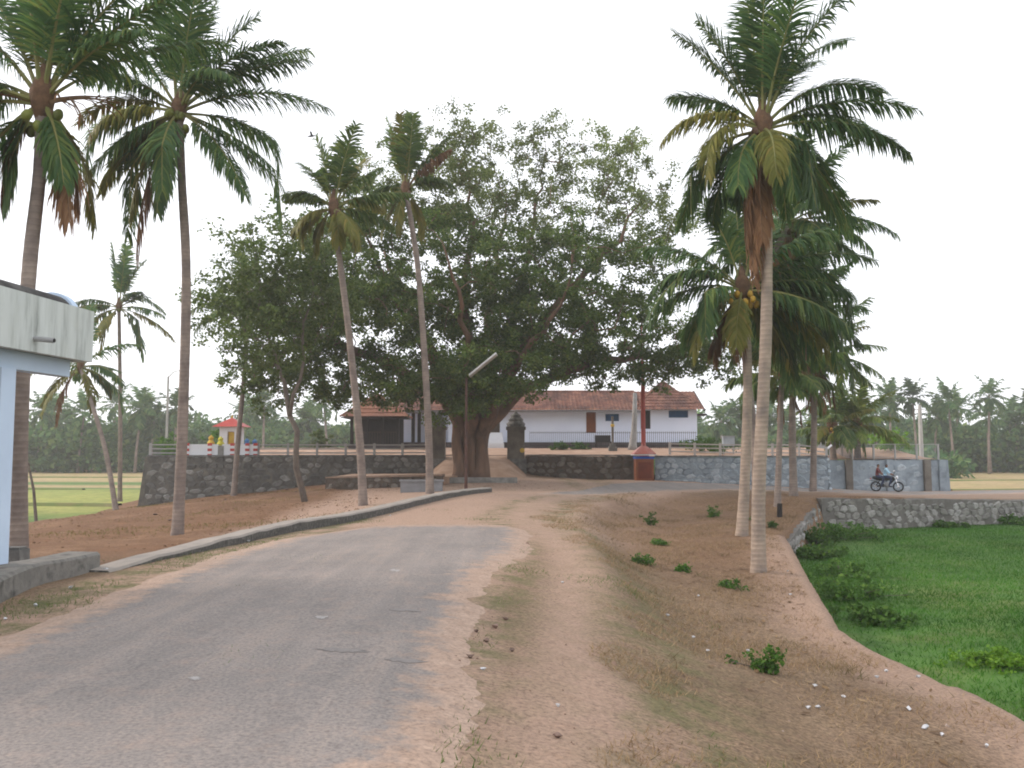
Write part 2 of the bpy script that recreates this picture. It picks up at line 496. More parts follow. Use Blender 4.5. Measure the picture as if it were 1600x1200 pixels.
# road plan
RL = [(-12,-4.6),(2,-4.75),(8.36,-4.85),(14.4,-5.15),(18,-5.05),(20.7,-4.75),(22.5,-4.0),(23.9,-3.3),(24.6,-1.8)]
RR = [(-12,-.9),(2,-.85),(5.66,-.78),(8.36,-.68),(10.3,-.80),(12.4,-.86),(13.6,-.72),(15.0,-.62),(16.6,-.35),(19,-.02),(21,.05),(22.8,.02),(24.6,-.6)]
def ip(tab, v): return np.interp(v, [a for a, b in tab], [b for a, b in tab])
# soft masks
ti = [(4, .3), (5.66, .35), (8, .55), (11.4, .75), (15, 1.05), (19, 1.2), (23, .9), (28, 0.3), (36, 1.2), (44, 4.5)]
pxc = ip(ti, Y)
pw = np.interp(Y, [0, 6, 10, 20, 26, 40, 60], [1.5, 1.2, .55, .7, 2.6, 3.4, 3.4])
sandy = np.exp(-((X - pxc) / pw) ** 2)
front = sstep(22, 25, Y) * (1 - sstep(56, 60, Y)) * (1 - sstep(1.2, 3.2, X - np.interp(Y, [22, 30, 38, 44, 50], [.4, .8, 2.2, 6.5, 12]))) * sstep(-7.5, -5.5, X + .05 * Y)
ledge = sstep(45, 48, Y) * (1 - sstep(68, 72, Y)) * sstep(-8, -6, X) * .6
left_verge = sstep(-7.0, -5.8, X) * (1 - sstep(-4.9, -4.3, X)) * (1 - sstep(24, 27, Y))
road_side = sstep(12, 18, X) * sstep(-.1, .8, bank_dist(X, Y)) * .55
roadedge = np.exp(-((X - np.interp(Y, [a for a, b in RR], [b for a, b in RR]) - .35) / .38) ** 2) * (Y < 25)
sandy = np.clip(np.maximum.reduce([sandy * (X > -1.5), front, roadedge * .85, ledge, left_verge * .85, road_side]), 0, 1)
red = sstep(-5.5, -7.0, X) * sstep(12, 20, Y)
red = np.maximum(red, sstep(1.5, 4, X) * sstep(16, 26, Y) * (1 - sstep(42, 46, Y)) * .55)
edge = sstep(1.6, .4, bank_dist(X, Y)) * (X > 4) * (Y < 31) * .8
sandy = np.maximum(sandy, edge)
green = np.clip((np.exp(-((X - pxc - 1.0) / .8) ** 2) + np.exp(-((X - pxc + 1.0) / .5) ** 2)) * (X > -1.2) * .8 + left_verge * .9
                + np.exp(-((X - np.interp(Y, [14, 24, 35, 45], [-6.0, -5.0, -4.2, -2.4])) / .5) ** 2) * (Y < 46), 0, 1)
ground_me = raw_mesh('ground', V, F, M['earth'], True)
set_attr(ground_me, 'sandy', sandy.ravel()); set_attr(ground_me, 'red', np.clip(red, 0, 1).ravel()); set_attr(ground_me, 'green', green.ravel())
tag(place('ground', ground_me), 'bare red brown earth bank carrying the road', 'earth', kind='structure')

# asphalt
def asphalt_mat():
    t = NT('asphalt').rough(.9)
    p = t.pos()
    n1 = t.noise(p, .5, 6, .65); n2 = t.noise(p, 30, 4, .7); n3 = t.noise(p, 3.5, 6, .7)
    c = t.ramp(n1, [(.3, (.275, .24, .218)), (.7, (.205, .184, .170))])
    sk_ = t.noise(t.pos((1.6, .10, 1)), 1.3, 6, .65)
    c = t.mix(t.rng(sk_, .40, .62, 0, .5), c, (.165, .152, .145))
    c = t.mix(t.rng(sk_, .45, .28, 0, .35), c, (.33, .255, .205))
    gr = t.ramp(n2, [(.32, (.62, .60, .60)), (.52, (1, 1, 1)), (.72, (1.35, 1.25, 1.15))])
    c = t.mix(1.0, c, gr, 'MULTIPLY')
    c = t.mix(t.rng(n3, .5, .7, 0, .3), c, (.34, .25, .20))
    e = t.math('ADD', t.attr('edge'), t.rng(n3, .25, .75, -.38, .38))
    sand = t.ramp(t.noise(p, 4.5, 6, .65), [(.3, (.39, .285, .22)), (.7, (.30, .212, .16))])
    sand = t.mix(1.0, sand, t.ramp(t.noise(p, 22, 4, .7), [(.3, (.6, .59, .58)), (.5, (1, 1, 1)), (.7, (1.25, 1.22, 1.18))]), 'MULTIPLY')
    c = t.mix(t.rng(e, .22, .62, 0, 1), c, sand)
    t.color(c); t.bump(n2, .55, .012)
    return t.mat
M['asphalt'] = asphalt_mat()
def strip(name, rows, nt, off, edge_fun, label):
    """rows: list of (p_left, p_right); a sheet that follows the ground"""
    P, E = [], []
    for i, (a, b) in enumerate(rows):
        for k in range(nt + 1):
            u = k / nt
            P.append((lerp(a[0], b[0], u), lerp(a[1], b[1], u))); E.append(edge_fun(i / (len(rows) - 1), u))
    P = np.array(P)
    z = bank_z(P[:, 0], P[:, 1]) + off
    E = np.array(E)
    z = z - np.clip((E - .75) / .25, 0, 1) * (off + .006)
    me = raw_mesh(name, np.c_[P, z], grid_faces(len(rows), nt + 1), M['asphalt'], True)
    set_attr(me, 'edge', E)
    return tag(place(name, me), label, 'road', kind='structure')
rr = random.Random(3)
rows = []
yv = -7.5
jl = jr = 0
while yv < 24.6:
    jl = jl * .85 + rr.uniform(-.05, .05); jr = jr * .78 + rr.uniform(-.085, .085)
    rows.append(((float(ip(RL, yv)) - .55 + jl, yv), (float(ip(RR, yv)) + .42 + jr, yv)))
    yv += .13
strip('road', rows, 16, .03, lambda s, u: max((1 - u / .18) if u < .18 else 0, (1 - (1 - u) / (.16 + .16 * max(0, 1 - s * 1.9))) if u > .84 - .16 * max(0, 1 - s * 1.9) else 0, max(0, (s - .93) / .07)),
      'dusty grey asphalt lane curving away from the camera')
lo = [(1.0,40.6),(3,40.6),(6.5,43.6),(10,46.2),(14,46.9),(18,47.8),(25,50.8),(30,53),(45,59.2),(74,69.5)]
up = [(1.0,41.4),(3,44),(5.5,51.5),(8,55.0),(12,55.0),(18.4,53.4),(23,57.6),(29,59.4),(45,64),(74,72.5)]
rows = []
for s in np.linspace(0, 1, 90):
    k = s * (len(lo) - 1); i = min(int(k), len(lo) - 2); f = k - i
    rows.append(((lerp(lo[i][0], lo[i+1][0], f), lerp(lo[i][1], lo[i+1][1], f) + rr.uniform(-.1, .1)), (lerp(up[i][0], up[i+1][0], f), lerp(up[i][1], up[i+1][1], f))))
strip('road', rows, 10, .02, lambda s, u: max((1 - u / .15) if u < .15 else 0, (1 - (1 - u) / .06) if u > .94 else 0, max(0, 1 - s / .09)),
      'grey asphalt road running right along the temple wall')

# patched and worn marks lying on the near asphalt
def road_mark(pts, mat, name, label, cat, group=None, h=.004):
    mb = MB()
    c = atz(*pts[0], 0.0)
    poly = []
    for (px, py) in pts[1:]:
        q = atz(px, py, 0.0); poly.append((q.x, q.y))
    n = len(poly)
    vs = [(x, y, gz(x, y) + .0295 + h) for x, y in poly]
    mb.add(vs, [tuple(range(n))])
    return tag(mb.build(name, mat), label, cat, group)
def oval(cx, cy, rx, ry, n=14, seed=0):
    g = random.Random(seed); n = 24
    return [(cx, cy)] + [(cx + rx * math.cos(-6.283 * k / n) * g.uniform(.6, 1.15), cy + ry * math.sin(-6.283 * k / n) * g.uniform(.35, 1.3)) for k in range(n)]
M['tar'] = simple('tar_patch', (.195, .178, .167), (.235, .21, .195), 14, .9, .5)
M['lime'] = simple('lime_splash', (.38, .36, .34), (.25, .23, .22), 18, .95)
road_mark(oval(533, 1031, 42, 4.6, 14, 1), M['tar'], 'tar_patch', 'dark tar patch on the asphalt, nearest and widest of them', 'tar patch', 'tar patches on the asphalt')
road_mark(oval(630, 1043, 36, 3.4, 14, 2), M['tar'], 'tar_patch', 'thin dark tar patch reaching the right asphalt edge', 'tar patch', 'tar patches on the asphalt')
road_mark(oval(635, 960, 28, 2.6, 14, 3), M['tar'], 'tar_patch', 'small dark tar patch farther up the asphalt lane', 'tar patch', 'tar patches on the asphalt')
road_mark(oval(618, 901, 9, 2, 10, 4), M['lime'], 'white_splash', 'white splash farthest up the asphalt lane', 'splash', 'white splashes on the asphalt')
road_mark(oval(502, 976, 11, 2.6, 10, 5), M['lime'], 'white_splash', 'white splash mid way up the asphalt lane', 'splash', 'white splashes on the asphalt')
road_mark(oval(304, 1079, 11, 3, 10, 6), M['lime'], 'white_splash', 'white splash nearest the camera on the asphalt', 'splash', 'white splashes on the asphalt')

# fields: one sheet to the horizon
def field_mat():
    t = NT('field').rough(.95)
    p = t.pos()
    n1 = t.noise(p, .03, 5, .6); n2 = t.noise(p, .35, 7, .7); n3 = t.noise(p, 6, 4, .7)
    tan = t.ramp(n2, [(.3, (.36, .26, .14)), (.55, (.30, .23, .11)), (.72, (.25, .24, .08))])
    grn = t.ramp(n2, [(.3, (.04, .105, .016)), (.5, (.065, .14, .024)), (.72, (.12, .14, .04))])
    yel = t.ramp(n2, [(.3, (.20, .235, .05)), (.6, (.27, .275, .07)), (.75, (.33, .28, .10))])
    sep = t.n.new('ShaderNodeSeparateXYZ'); t.l.new(p, sep.inputs[0])
    x, y = sep.outputs[0], sep.outputs[1]
    right = t.math('GREATER_THAN', x, 0.0)
    near = t.math('LESS_THAN', t.math('SUBTRACT', y, t.math('MULTIPLY', x, .42)), 38.0)
    c = t.mix(t.math('MULTIPLY', right, near), tan, grn)
    # left: bands of paddy plots
    yy = t.math('ADD', y, t.math('MULTIPLY', x, .12))
    ly = t.ramp(t.rng(yy, 40, 140), [(0, (.5, .5, .5)), (.16, (1, 1, 1)), (.40, (.8, .8, .8)), (.46, (.1, .1, .1)), (.55, (.6, .6, .6)), (.66, (0, 0, 0))])
    c2 = t.mix(t.rng(ly, .2, .5), tan, grn)
    c2 = t.mix(t.rng(ly, .6, .9), c2, yel)
    c = t.mix(t.math('LESS_THAN', x, -10.0), c, c2)
    fine = t.ramp(t.noise(p, 1.6, 7, .75), [(.3, (.5, .52, .5)), (.5, (1, 1, 1)), (.7, (1.3, 1.25, 1.2))])
    c = t.mix(1.0, c, fine, 'MULTIPLY')
    t.color(c); t.bump(n3, .6, .05)
    return t.mat
M['field'] = field_mat()
fx = np.r_[np.linspace(-1500, -120, 8), np.arange(-100, 101, 2.5), np.linspace(120, 1500, 8)]
fy = np.r_[np.linspace(-200, -20, 4), np.arange(-8, 240, 2.5), np.linspace(260, 2200, 10)]
FX, FY = np.meshgrid(fx, fy, indexing='ij')
FZ = FIELD_Z + rough_noise(FX * .3, FY * .3) * .05
fme = raw_mesh('field', np.c_[FX.ravel(), FY.ravel(), FZ.ravel()], grid_faces(len(fx), len(fy)), M['field'], True)
tag(place('field', fme), 'flat paddy fields and dry stubble around the road', 'field', kind='structure')

# low bunds between the plots
def bund(p0, p1, label, w=.45, h=.16):
    mb = MB()
    p0, p1 = Vector((*p0, 0)), Vector((*p1, 0))
    n = max(6, int((p1 - p0).length / 3)); d = (p1 - p0).normalized(); s = Vector((-d.y, d.x, 0))
    g = random.Random(int(abs(p0.x * 7 + p0.y)))
    vs = []
    for i in range(n + 1):
        c = p0.lerp(p1, i / n) + s * g.uniform(-.3, .3)
        hh = h * g.uniform(.7, 1.2)
        for (o, z) in ((-w, -.1), (-w * .45, hh), (w * .45, hh), (w, -.1)):
            q = c + s * o; vs.append((q.x, q.y, FIELD_Z + z))
    fs = [(i*4+k, i*4+k+1, (i+1)*4+k+1, (i+1)*4+k) for i in range(n) for k in range(3)]
    mb.add(vs, fs)
    tag(mb.build('field_bund', M['mound'], smooth=True), label, 'bund', 'earth bunds between the plots')
bund((-80, 66), (-26, 60), 'low earth bund nearest the left terrace corner')
bund((-110, 90), (-40, 84), 'low earth bund across the left paddy, second from the wall')
bund((-160, 130), (-50, 122), 'low earth bund farthest off in the left field')
bund((40, 82), (130, 96), 'low bund in the stubble right of the terrace')
bund((48, 108), (170, 128), 'low bund in the stubble before the right grove')

# temple yard: raised terrace ground
WL = [(-22.6, 55.6), (-14.3, 57.2), (-5.2, 59.6)]             # left retaining wall, front line
WR = [(0.9, 59.8), (8.3, 57.5), (19.0, 54.1)]                 # right retaining wall, front line
YARD = [(-22.4, 56.0), (-14.2, 57.6), (-5.0, 60.0), (-4.4, 61.0), (.2, 61.0), (.9, 60.2), (8.4, 57.9), (18.8, 54.5), (20.8, 60.3), (28.6, 60.3), (29, 112), (-26, 112)]
def yard_z(y): return 1.68 + .58 * float(sstep(59, 70, np.array(float(y)))) 
def yard_z2(x, y):
    return (1.68 + .58 * sstep(59, 70, y)) - .24 * sstep(18.6, 20.6, x) * (1 - sstep(62, 70, y))
def inpoly(x, y, P):
    ins = np.zeros(np.shape(x), bool); n = len(P)
    for i in range(n):
        ax, ay = P[i]; bx, by = P[(i + 1) % n]
        ins ^= ((ay > y) != (by > y)) & (x < (bx - ax) * (y - ay) / (by - ay + 1e-12) + ax)
    return ins
import bmesh
bm = bmesh.new()
bvs = [bm.verts.new((x, y, 0)) for x, y in YARD]
bm.faces.new(bvs)
bmesh.ops.triangulate(bm, faces=bm.faces[:])
for yc in np.arange(56, 112, 1.5 if True else 2):
    g_ = bm.verts[:] + bm.edges[:] + bm.faces[:]
    bmesh.ops.bisect_plane(bm, geom=g_, plane_co=(0, yc, 0), plane_no=(0, 1, 0))
for xc in np.arange(-24, 29, 2):
    g_ = bm.verts[:] + bm.edges[:] + bm.faces[:]
    bmesh.ops.bisect_plane(bm, geom=g_, plane_co=(xc, 0, 0), plane_no=(1, 0, 0))
for v in bm.verts:
    v.co.z = float(yard_z2(np.array(v.co.x), np.array(v.co.y))) + .03 * float(rough_noise(np.array(v.co.x), np.array(v.co.y)))
bmesh.ops.recalc_face_normals(bm, faces=bm.faces[:])
yme = bpy.data.meshes.new('temple_yard'); bm.to_mesh(yme); bm.free()
M['yard'] = simple('yard_sand', (.42, .29, .21), (.34, .22, .15), 1.2, .95, .5, c3=(.27, .165, .11))
yme.materials.append(M['yard'])
tag(place('temple_yard', yme), 'pale sandy yard of the raised temple terrace', 'yard', kind='structure')

# ------------------------------------------------------------------ walls of rubble
def stone_meshes(mat, seed, n=7):
    g = random.Random(seed); out = []
    for k in range(n):
        mb = MB(); c = g.randint(5, 7)
        ph = g.uniform(0, 6.28)
        o, i2 = [], []
        for j in range(c):
            a = ph + 6.283 * (j + g.uniform(-.25, .25)) / c
            r = g.uniform(.46, .62)
            o.append((r * math.cos(a), -.0, r * math.sin(a)))
            q = g.uniform(.7, .88)
            i2.append((r * q * math.cos(a), -g.uniform(.5, .9), r * q * math.sin(a)))
        bk = [(x, .6, z) for x, _, z in o]
        vs = bk + o + i2
        fs = [tuple(range(2*c, 3*c))] + [(j, (j+1) % c, c+(j+1) % c, c+j) for j in range(c)] + [(c+j, c+(j+1) % c, 2*c+(j+1) % c, 2*c+j) for j in range(c)]
        mb.add(vs, fs)
        out.append(mb.mesh('stone', mat))
    return out
def stone_mat(name, a, b, c, mott):
    t = NT(name).rough(.95)
    v = t.pos()
    base = t.ramp(t.rand(), [(0, a), (.55, b), (.85, c), (1, a)])
    f = t.noise(v, 5, 6, .7)
    cc = t.mix(t.rng(f, .45, .7, 0, .65), base, mott)
    t.color(cc); t.bump(t.noise(v, 14, 5), .6, .04)
    return t.mat
def rubble_wall(name, label, pts, top, base, sw, sh, mortar, smat, seed, thick=.5, batter=.12, limit=295, cap=None, gap=1.0, skip=0.0, cat='wall', proud=.10):
    """pts: plan polyline of the face (left to right seen from the camera); top(s), base(s) heights by fraction s"""
    g = random.Random(seed)
    P = [Vector((x, y)) for x, y in pts]
    L = [0]
    for a, b in zip(P, P[1:]): L.append(L[-1] + (b - a).length)
    tot = L[-1]
    def pt(s):
        d = s * tot
        i = 0
        while i < len(L) - 2 and d > L[i + 1]: i += 1
        t = (d - L[i]) / (L[i + 1] - L[i])
        q = P[i].lerp(P[i + 1], t); e = (P[i + 1] - P[i]).normalized()
        return q, e, Vector((e.y, -e.x))          # point, along, outward normal
    n = max(10, int(tot / .6))
    mb = MB(); vs = []; org = P[0]
    for i in range(n + 1):
        s = i / n; q, e, nn = pt(s); zb, zt = base(s) - .5, top(s) + g.uniform(-.025, .025)
        b = batter * (zt - zb)
        for (o, z) in ((b, zb), (g.uniform(-.015, .015), zt), (-thick, zt), (-thick, zb)):
            w = q + nn * o; vs.append((w.x - org.x, w.y - org.y, z))
    fs = [(i*4+k, (i+1)*4+k, (i+1)*4+(k+1) % 4, i*4+(k+1) % 4) for i in range(n) for k in range(4)]
    fs += [(0, 1, 2, 3), (n*4+3, n*4+2, n*4+1, n*4)]
    mb.add(vs, fs)
    w = mb.build(name, mortar, loc=(org.x, org.y, 0))
    tag(w, label, cat)
    if cap:
        cb = MB(); vs = []
        for i in range(n + 1):
            s = i / n; q, e, nn = pt(s); zt = top(s)
            for (o, z) in ((.07, zt + .012), (.05, zt + .10 + g.uniform(-.012, .012)), (-thick - .04, zt + .10), (-thick - .04, zt + .012)):
                c = q + nn * o; vs.append((c.x - org.x, c.y - org.y, z))
        cb.add(vs, fs)
        cb.build('coping', cap, w)
    meshes = stone_meshes(smat, seed)
    cnt = 0
    spots = []
    zmin = min(base(i / 20) for i in range(21)) ; zmax = max(top(i / 20) for i in range(21))
    row = 0
    z = zmin
    while z < zmax:
        x = (row % 2) * sw * .5
        while x < tot:
            wv = sw * g.uniform(.7, 1.35)
            spots.append((x + wv / 2, z + sh * g.uniform(.35, .65), wv))
            x += wv * gap
        z += sh * gap; row += 1
    g.shuffle(spots)
    for (x, z, wv) in spots:
        s = x / tot
        if s >= .995 or s < .005 or g.random() < skip: continue
        if z < base(s) - sh * .3 or z > top(s) - sh * .36: continue
        if cnt >= limit: break
        q, e, nn = pt(s)
        b = batter * (top(s) - z)
        c = q + nn * (b - .01)
        ang = math.atan2(e.y, e.x)
        o = place('stone', g.choice(meshes), w, (c.x - org.x, c.y - org.y, z), (math.atan(batter), g.uniform(-.5, .5), ang),
                  (wv * .98, proud * g.uniform(.6, 1.3), sh * g.uniform(.85, 1.15)))
        o.rotation_mode = 'ZXY' if False else 'XYZ'
        cnt += 1
    return w
MO_DARK = simple('dark_mortar', (.085, .08, .072), (.13, .122, .108), 1.8, .95, .6, c3=(.19, .17, .14))
MO_BROWN = simple('brown_mortar', (.075, .056, .042), (.11, .085, .066), 1.8, .95, .6, c3=(.05, .04, .034))
MO_BLUE = simple('whitewashed_mortar', (.34, .385, .42), (.26, .30, .335), 1.4, .95, .6, c3=(.16, .185, .205))
MO_GREY = simple('grey_mortar', (.17, .16, .145), (.12, .11, .10), 1.6, .95, .6, c3=(.23, .215, .19))
ST_DARK = stone_mat('dark_granite', (.12, .115, .108), (.17, .163, .15), (.33, .32, .30), (.08, .078, .072))
ST_BROWN = stone_mat('brown_granite', (.085, .07, .055), (.13, .11, .09), (.24, .21, .18), (.05, .042, .036))
ST_BLUE = stone_mat('whitewashed_granite', (.38, .425, .46), (.28, .325, .36), (.47, .51, .54), (.17, .20, .22))
ST_GREY = stone_mat('pale_granite', (.30, .285, .265), (.20, .19, .175), (.40, .385, .37), (.10, .10, .085))

rubble_wall('terrace_wall', 'dark rubble stone retaining wall of the terrace, left of the gate', WL,
            lambda s: 1.66, lambda s: float(np.interp(s, [0, .2, .48, .75, 1], [-1.75, -1.0, -.5, .05, .3])), .52, .34, MO_DARK, ST_DARK, 11,
            cap=M['concrete_dark'], batter=.13, gap=1.12)
rubble_wall('terrace_wall', 'dark brown rubble retaining wall between gate pillar and red roofed offering box', [WR[0], (8.2, 57.5)],
            lambda s: 1.68, lambda s: lerp(.40, .18, s), .5, .33, MO_BROWN, ST_BROWN, 12, cap=M['concrete_dark'], batter=.06, gap=1.15, limit=200)
rubble_wall('terrace_wall', 'bluish whitewashed rubble retaining wall right of the offering box', [(9.1, 57.3), WR[2], (20.6, 60.0)],
            lambda s: 1.63, lambda s: lerp(.10, -.45, s), .5, .33, MO_BLUE, ST_BLUE, 13, cap=M['concrete_dark'], batter=.06, gap=1.02)
rw = rubble_wall('terrace_wall', 'grey plastered terrace wall behind the motorbike riders', [(20.7, 60.0), (28.9, 60.0)],
            lambda s: 1.40, lambda s: -.72, .6, .38, MO_BLUE, ST_BLUE, 14, batter=.05, gap=1.25, limit=90, skip=.35, proud=.05)
for k, (x, c) in enumerate(((22.4, M['pillar']), (25.1, MO_BLUE), (27.6, M['pillar']), (28.6, MO_BLUE))):
    mb = MB(); mb.box(-.22, .22, -.24, .05, -1.2, 1.44); mb.build('buttress', c, rw, (x - 20.7, -.06, 0))
rubble_wall('terrace_wall', 'rubble end face of the terrace wall beside the stubble field', [(29.1, 60.0), (29.4, 75)],
            lambda s: 1.40, lambda s: -1.2, .6, .38, MO_BLUE, ST_BLUE, 15, batter=.05, limit=60)
rubble_wall('terrace_wall', 'left end face of the dark terrace wall above the paddy', [(-24.0, 72), (-22.75, 55.75)],
            lambda s: 1.66, lambda s: -1.7, .55, .36, MO_DARK, ST_DARK, 16, batter=.12, limit=80)
rubble_wall('road_retaining_wall', 'pale rubble stone wall carrying the road above green paddy', [(13.95, 40.75), (26.35, 45.65), (55, 57.2)],
            lambda s: lerp(-.13, -.66, min(1, s * 2.2)), lambda s: FIELD_Z - .05, .46, .30, MO_GREY, ST_GREY, 17, batter=.10, gap=.95, limit=298, thick=1.1)
rubble_wall('bank_wall', 'low broken stone wall falling along the bank edge to the palms', [(pE.x + .12, pE.y - .1), (13.8, 40.7)],
            lambda s: lerp(-1.10, -.34, s), lambda s: FIELD_Z - .05, .42, .28, MO_GREY, ST_GREY, 18, batter=.08, gap=1.0, limit=140, thick=.3)
rubble_wall('ledge_wall', 'low rubble ledge wall left of the big tree', [(-10.6, 51.2), (-7.0, 50.2), (-3.9, 50.0)],
            lambda s: lerp(.45, .62, s), lambda s: lerp(-.35, -.1, s), .4, .26, MO_BROWN, ST_BROWN, 19, batter=.05, gap=1.15, cap=simple('earth_coping', (.26, .17, .12), (.2, .13, .09), 3), limit=90, thick=1.2)
mb = MB()
mb.box(-1.05, 1.05, -.25, .25, -.4, .48); mb.box(-1.12, 1.12, -.3, .3, .483, .56)
tag(mb.build('concrete_block', simple('grey_block', (.26, .26, .27), (.2, .2, .205), 2, .95, .4), loc=(-4.55, 45.4, 0), rot=(0, 0, .05)),
    'grey blue concrete block behind the kerb near the big tree', 'block')
mb = MB()
mb.box(-2.2, 2.2, -.2, .2, -.3, .40)
tag(mb.build('tree_kerb', M['concrete'], loc=(-1.9, 51.6, .1), rot=(0, 0, -.03)), 'low concrete kerb in front of the big tree', 'kerb')
# fill behind the ledge: the tree's platform
mb = MB()
mb.prism([(-10.2, 51.6), (-6.9, 50.7), (-3.8, 50.5), (-3.2, 53), (-4.5, 58.9), (-10.2, 57.6)], -.6, .56)
tag(mb.build('tree_platform', M['yard']), 'sandy ledge beside the big tree', 'ledge', kind='structure')

# kerbs along the road
def sweep(name, label, cat, pts, w, h, mat, sink=.35, seed=1, group=None):
    """pts: near upper edge line on the ground; body lies to the left of travel"""
    g = random.Random(seed)
    P = [Vector((p.x, p.y)) for p in pts]
    D = []
    for a, b in zip(P, P[1:]):
        k = max(2, int((b - a).length / .5))
        D += [a.lerp(b, i / k) for i in range(k)]
    D.append(P[-1])
    vs = []; o = D[0]
    for i, q in enumerate(D):
        e = (D[min(i + 1, len(D) - 1)] - D[max(i - 1, 0)]).normalized(); nl = Vector((-e.y, e.x))
        z = gz(q.x, q.y)
        hh = h(i / (len(D) - 1)) if callable(h) else h
        j = g.uniform(-.02, .02); jt = g.uniform(-.015, .015)
        for (d, zz) in ((j - .02, z - sink), (j, z + hh - .04 + jt), (.045 + j, z + hh + jt), (w - .05, z + hh + jt * .5), (w + j, z + hh - .05), (w, z - sink - .4)):
            c = q + nl * d; vs.append((c.x - o.x, c.y - o.y, zz))
    m = 6
    fs = [(i*m+k, (i+1)*m+k, (i+1)*m+(k+1) % m, i*m+(k+1) % m) for i in range(len(D) - 1) for k in range(m)]
    fs += [tuple(range(m)), tuple(reversed(range((len(D)-1)*m, len(D)*m)))]
    mb = MB(); mb.add(vs, fs)
    return tag(mb.build(name, mat, loc=(o.x, o.y, 0)), label, cat, group)
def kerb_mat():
    t = NT('pale_topped_kerb').rough(.95)
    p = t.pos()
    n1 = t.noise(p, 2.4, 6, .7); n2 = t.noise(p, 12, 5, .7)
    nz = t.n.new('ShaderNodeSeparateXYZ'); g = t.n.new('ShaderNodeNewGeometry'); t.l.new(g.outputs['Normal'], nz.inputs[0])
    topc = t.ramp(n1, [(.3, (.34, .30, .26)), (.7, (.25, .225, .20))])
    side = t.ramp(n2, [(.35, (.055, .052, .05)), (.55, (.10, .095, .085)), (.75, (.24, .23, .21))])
    t.color(t.mix(t.rng(nz.outputs[2], .3, .8), side, topc))      # paler on upward faces, darker on the sides
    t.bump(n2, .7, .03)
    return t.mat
M['kerb'] = kerb_mat()
K = [atz(px, py, .22) for px, py in ((172, 874), (250, 858), (327, 843), (455, 814), (580, 793), (640, 783), (700, 773), (768, 763))]
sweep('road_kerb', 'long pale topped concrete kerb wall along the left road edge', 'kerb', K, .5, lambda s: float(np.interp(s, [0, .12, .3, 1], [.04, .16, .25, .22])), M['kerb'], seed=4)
K2 = [Vector((-9.6, 9.2, 0)), atz(-60, 935, .31), atz(0, 907, .31), atz(67, 880, .31), atz(157, 862, .30)]
sweep('road_parapet', 'dark mouldy concrete parapet block before the white shelter', 'parapet', K2, .62, .32, simple('mouldy_concrete', (.12, .115, .105), (.20, .19, .17), 2.6, .95, .7, c3=(.06, .058, .054)), seed=6)

# ------------------------------------------------------------------ shelter at the left edge
def shelter_mat():
    t = NT('weathered_whitewash').rough(.9)
    p = t.pos((2.6, 2.6, .3))
    st = t.noise(p, 1.5, 8, .72)
    q = t.pos()
    n = t.noise(q, 3, 6, .7)
    c = t.ramp(st, [(.32, (.60, .63, .61)), (.52, (.50, .53, .51)), (.64, (.34, .36, .34)), (.74, (.15, .16, .15))])
    c = t.mix(t.rng(n, .5, .75, 0, .5), c, (.50, .52, .47))
    t.color(c); t.bump(n, .2, .01)
    return t.mat
M['shelter'] = shelter_mat()
M['pale_blue'] = simple('pale_blue_wash', (.55, .66, .80), (.48, .58, .72), .9, .9)
M['mould'] = simple('black_mould', (.035, .034, .034), (.07, .066, .062), 2.2, .95, .5, c3=(.14, .135, .13))
sA, sB = at(-60, 500, 12.0), at(146, 522, 15.2)
e = Vector((sB.x - sA.x, sB.y - sA.y, 0)); SL = e.length; sang = math.atan2(e.y, e.x)
zt, zb = at(146, 487, 15.2).z, at(146, 566, 15.2).z
sh = thing('roadside_shelter', 'pale blue roadside shelter with mould stained concrete roof slab', 'shelter', (sB.x, sB.y, 0), rz=sang)
# local: x runs from -SL.. to 0 (right end), y away from the road
mb = MB(); mb.box(-6.5, 0, 0, .14, zb, zt); mb.box(-.14, 0, .143, 3.6, zb, zt); mb.box(-6.5, -.143, 3.46, 3.6, zb, zt)
mb.build('fascia', M['shelter'], sh)
mb = MB(); mb.box(-6.5, -.16, .16, 3.44, zb + .03, zb + .18); mb.build('roof_slab', M['concrete'], sh)
mb = MB(); mb.box(-6.5, -.16, .30, .55, zb - .26, zb + .02); mb.build('beam', M['pale_blue'], sh)
mb = MB(); mb.box(-6.5, -.42, 2.9, 3.15, zb - .26, zb + .02); mb.build('beam', M['shelter'], sh)
# vaulted roof ridge with a pale rim
mb = MB()
n = 14; vs = []
for i, x in enumerate((-6.5, -.34)):
    for k in range(n + 1):
        a = math.pi * k / n
        vs.append((x, .58 - .42 * math.cos(a), zt - .16 + .40 * math.sin(a)))
mb.add(vs, [(k, k + 1, n + 2 + k, n + 1 + k) for k in range(n)] + [tuple(range(n + 1)), tuple(reversed(range(n + 1, 2 * n + 2)))])
rv = mb.build('roof_vault', M['mould'], sh, smooth=False)
mb = MB()
vs = []
for x in (-.335, -.16):
    for r in (.44, .32):
        for k in range(n + 1):
            a = math.pi * k / n
            vs.append((x, .58 - r * math.cos(a), zt - .15 + r * math.sin(a)))
N1 = n + 1
fs = []
for k in range(n):
    fs += [(k, k+1, 2*N1+k+1, 2*N1+k), (N1+k+1, N1+k, 3*N1+k, 3*N1+k+1), (2*N1+k, 2*N1+k+1, 3*N1+k+1, 3*N1+k), (k+1, k, N1+k, N1+k+1)]
mb.add(vs, fs); mb.build('vault_rim', M['pale_blue'], rv)
mb = MB(); mb.tube([(-1.62, .0, zb + .2), (-1.62, -.32, zb + .17)], .04, 8); mb.tube([(-1.62, -.318, zb + .17), (-1.62, -.33, zb + .17)], .03, 8, 1)
mb.build('drain_pipe', [M['steel'], M['black']], sh)
COLX = -2.0
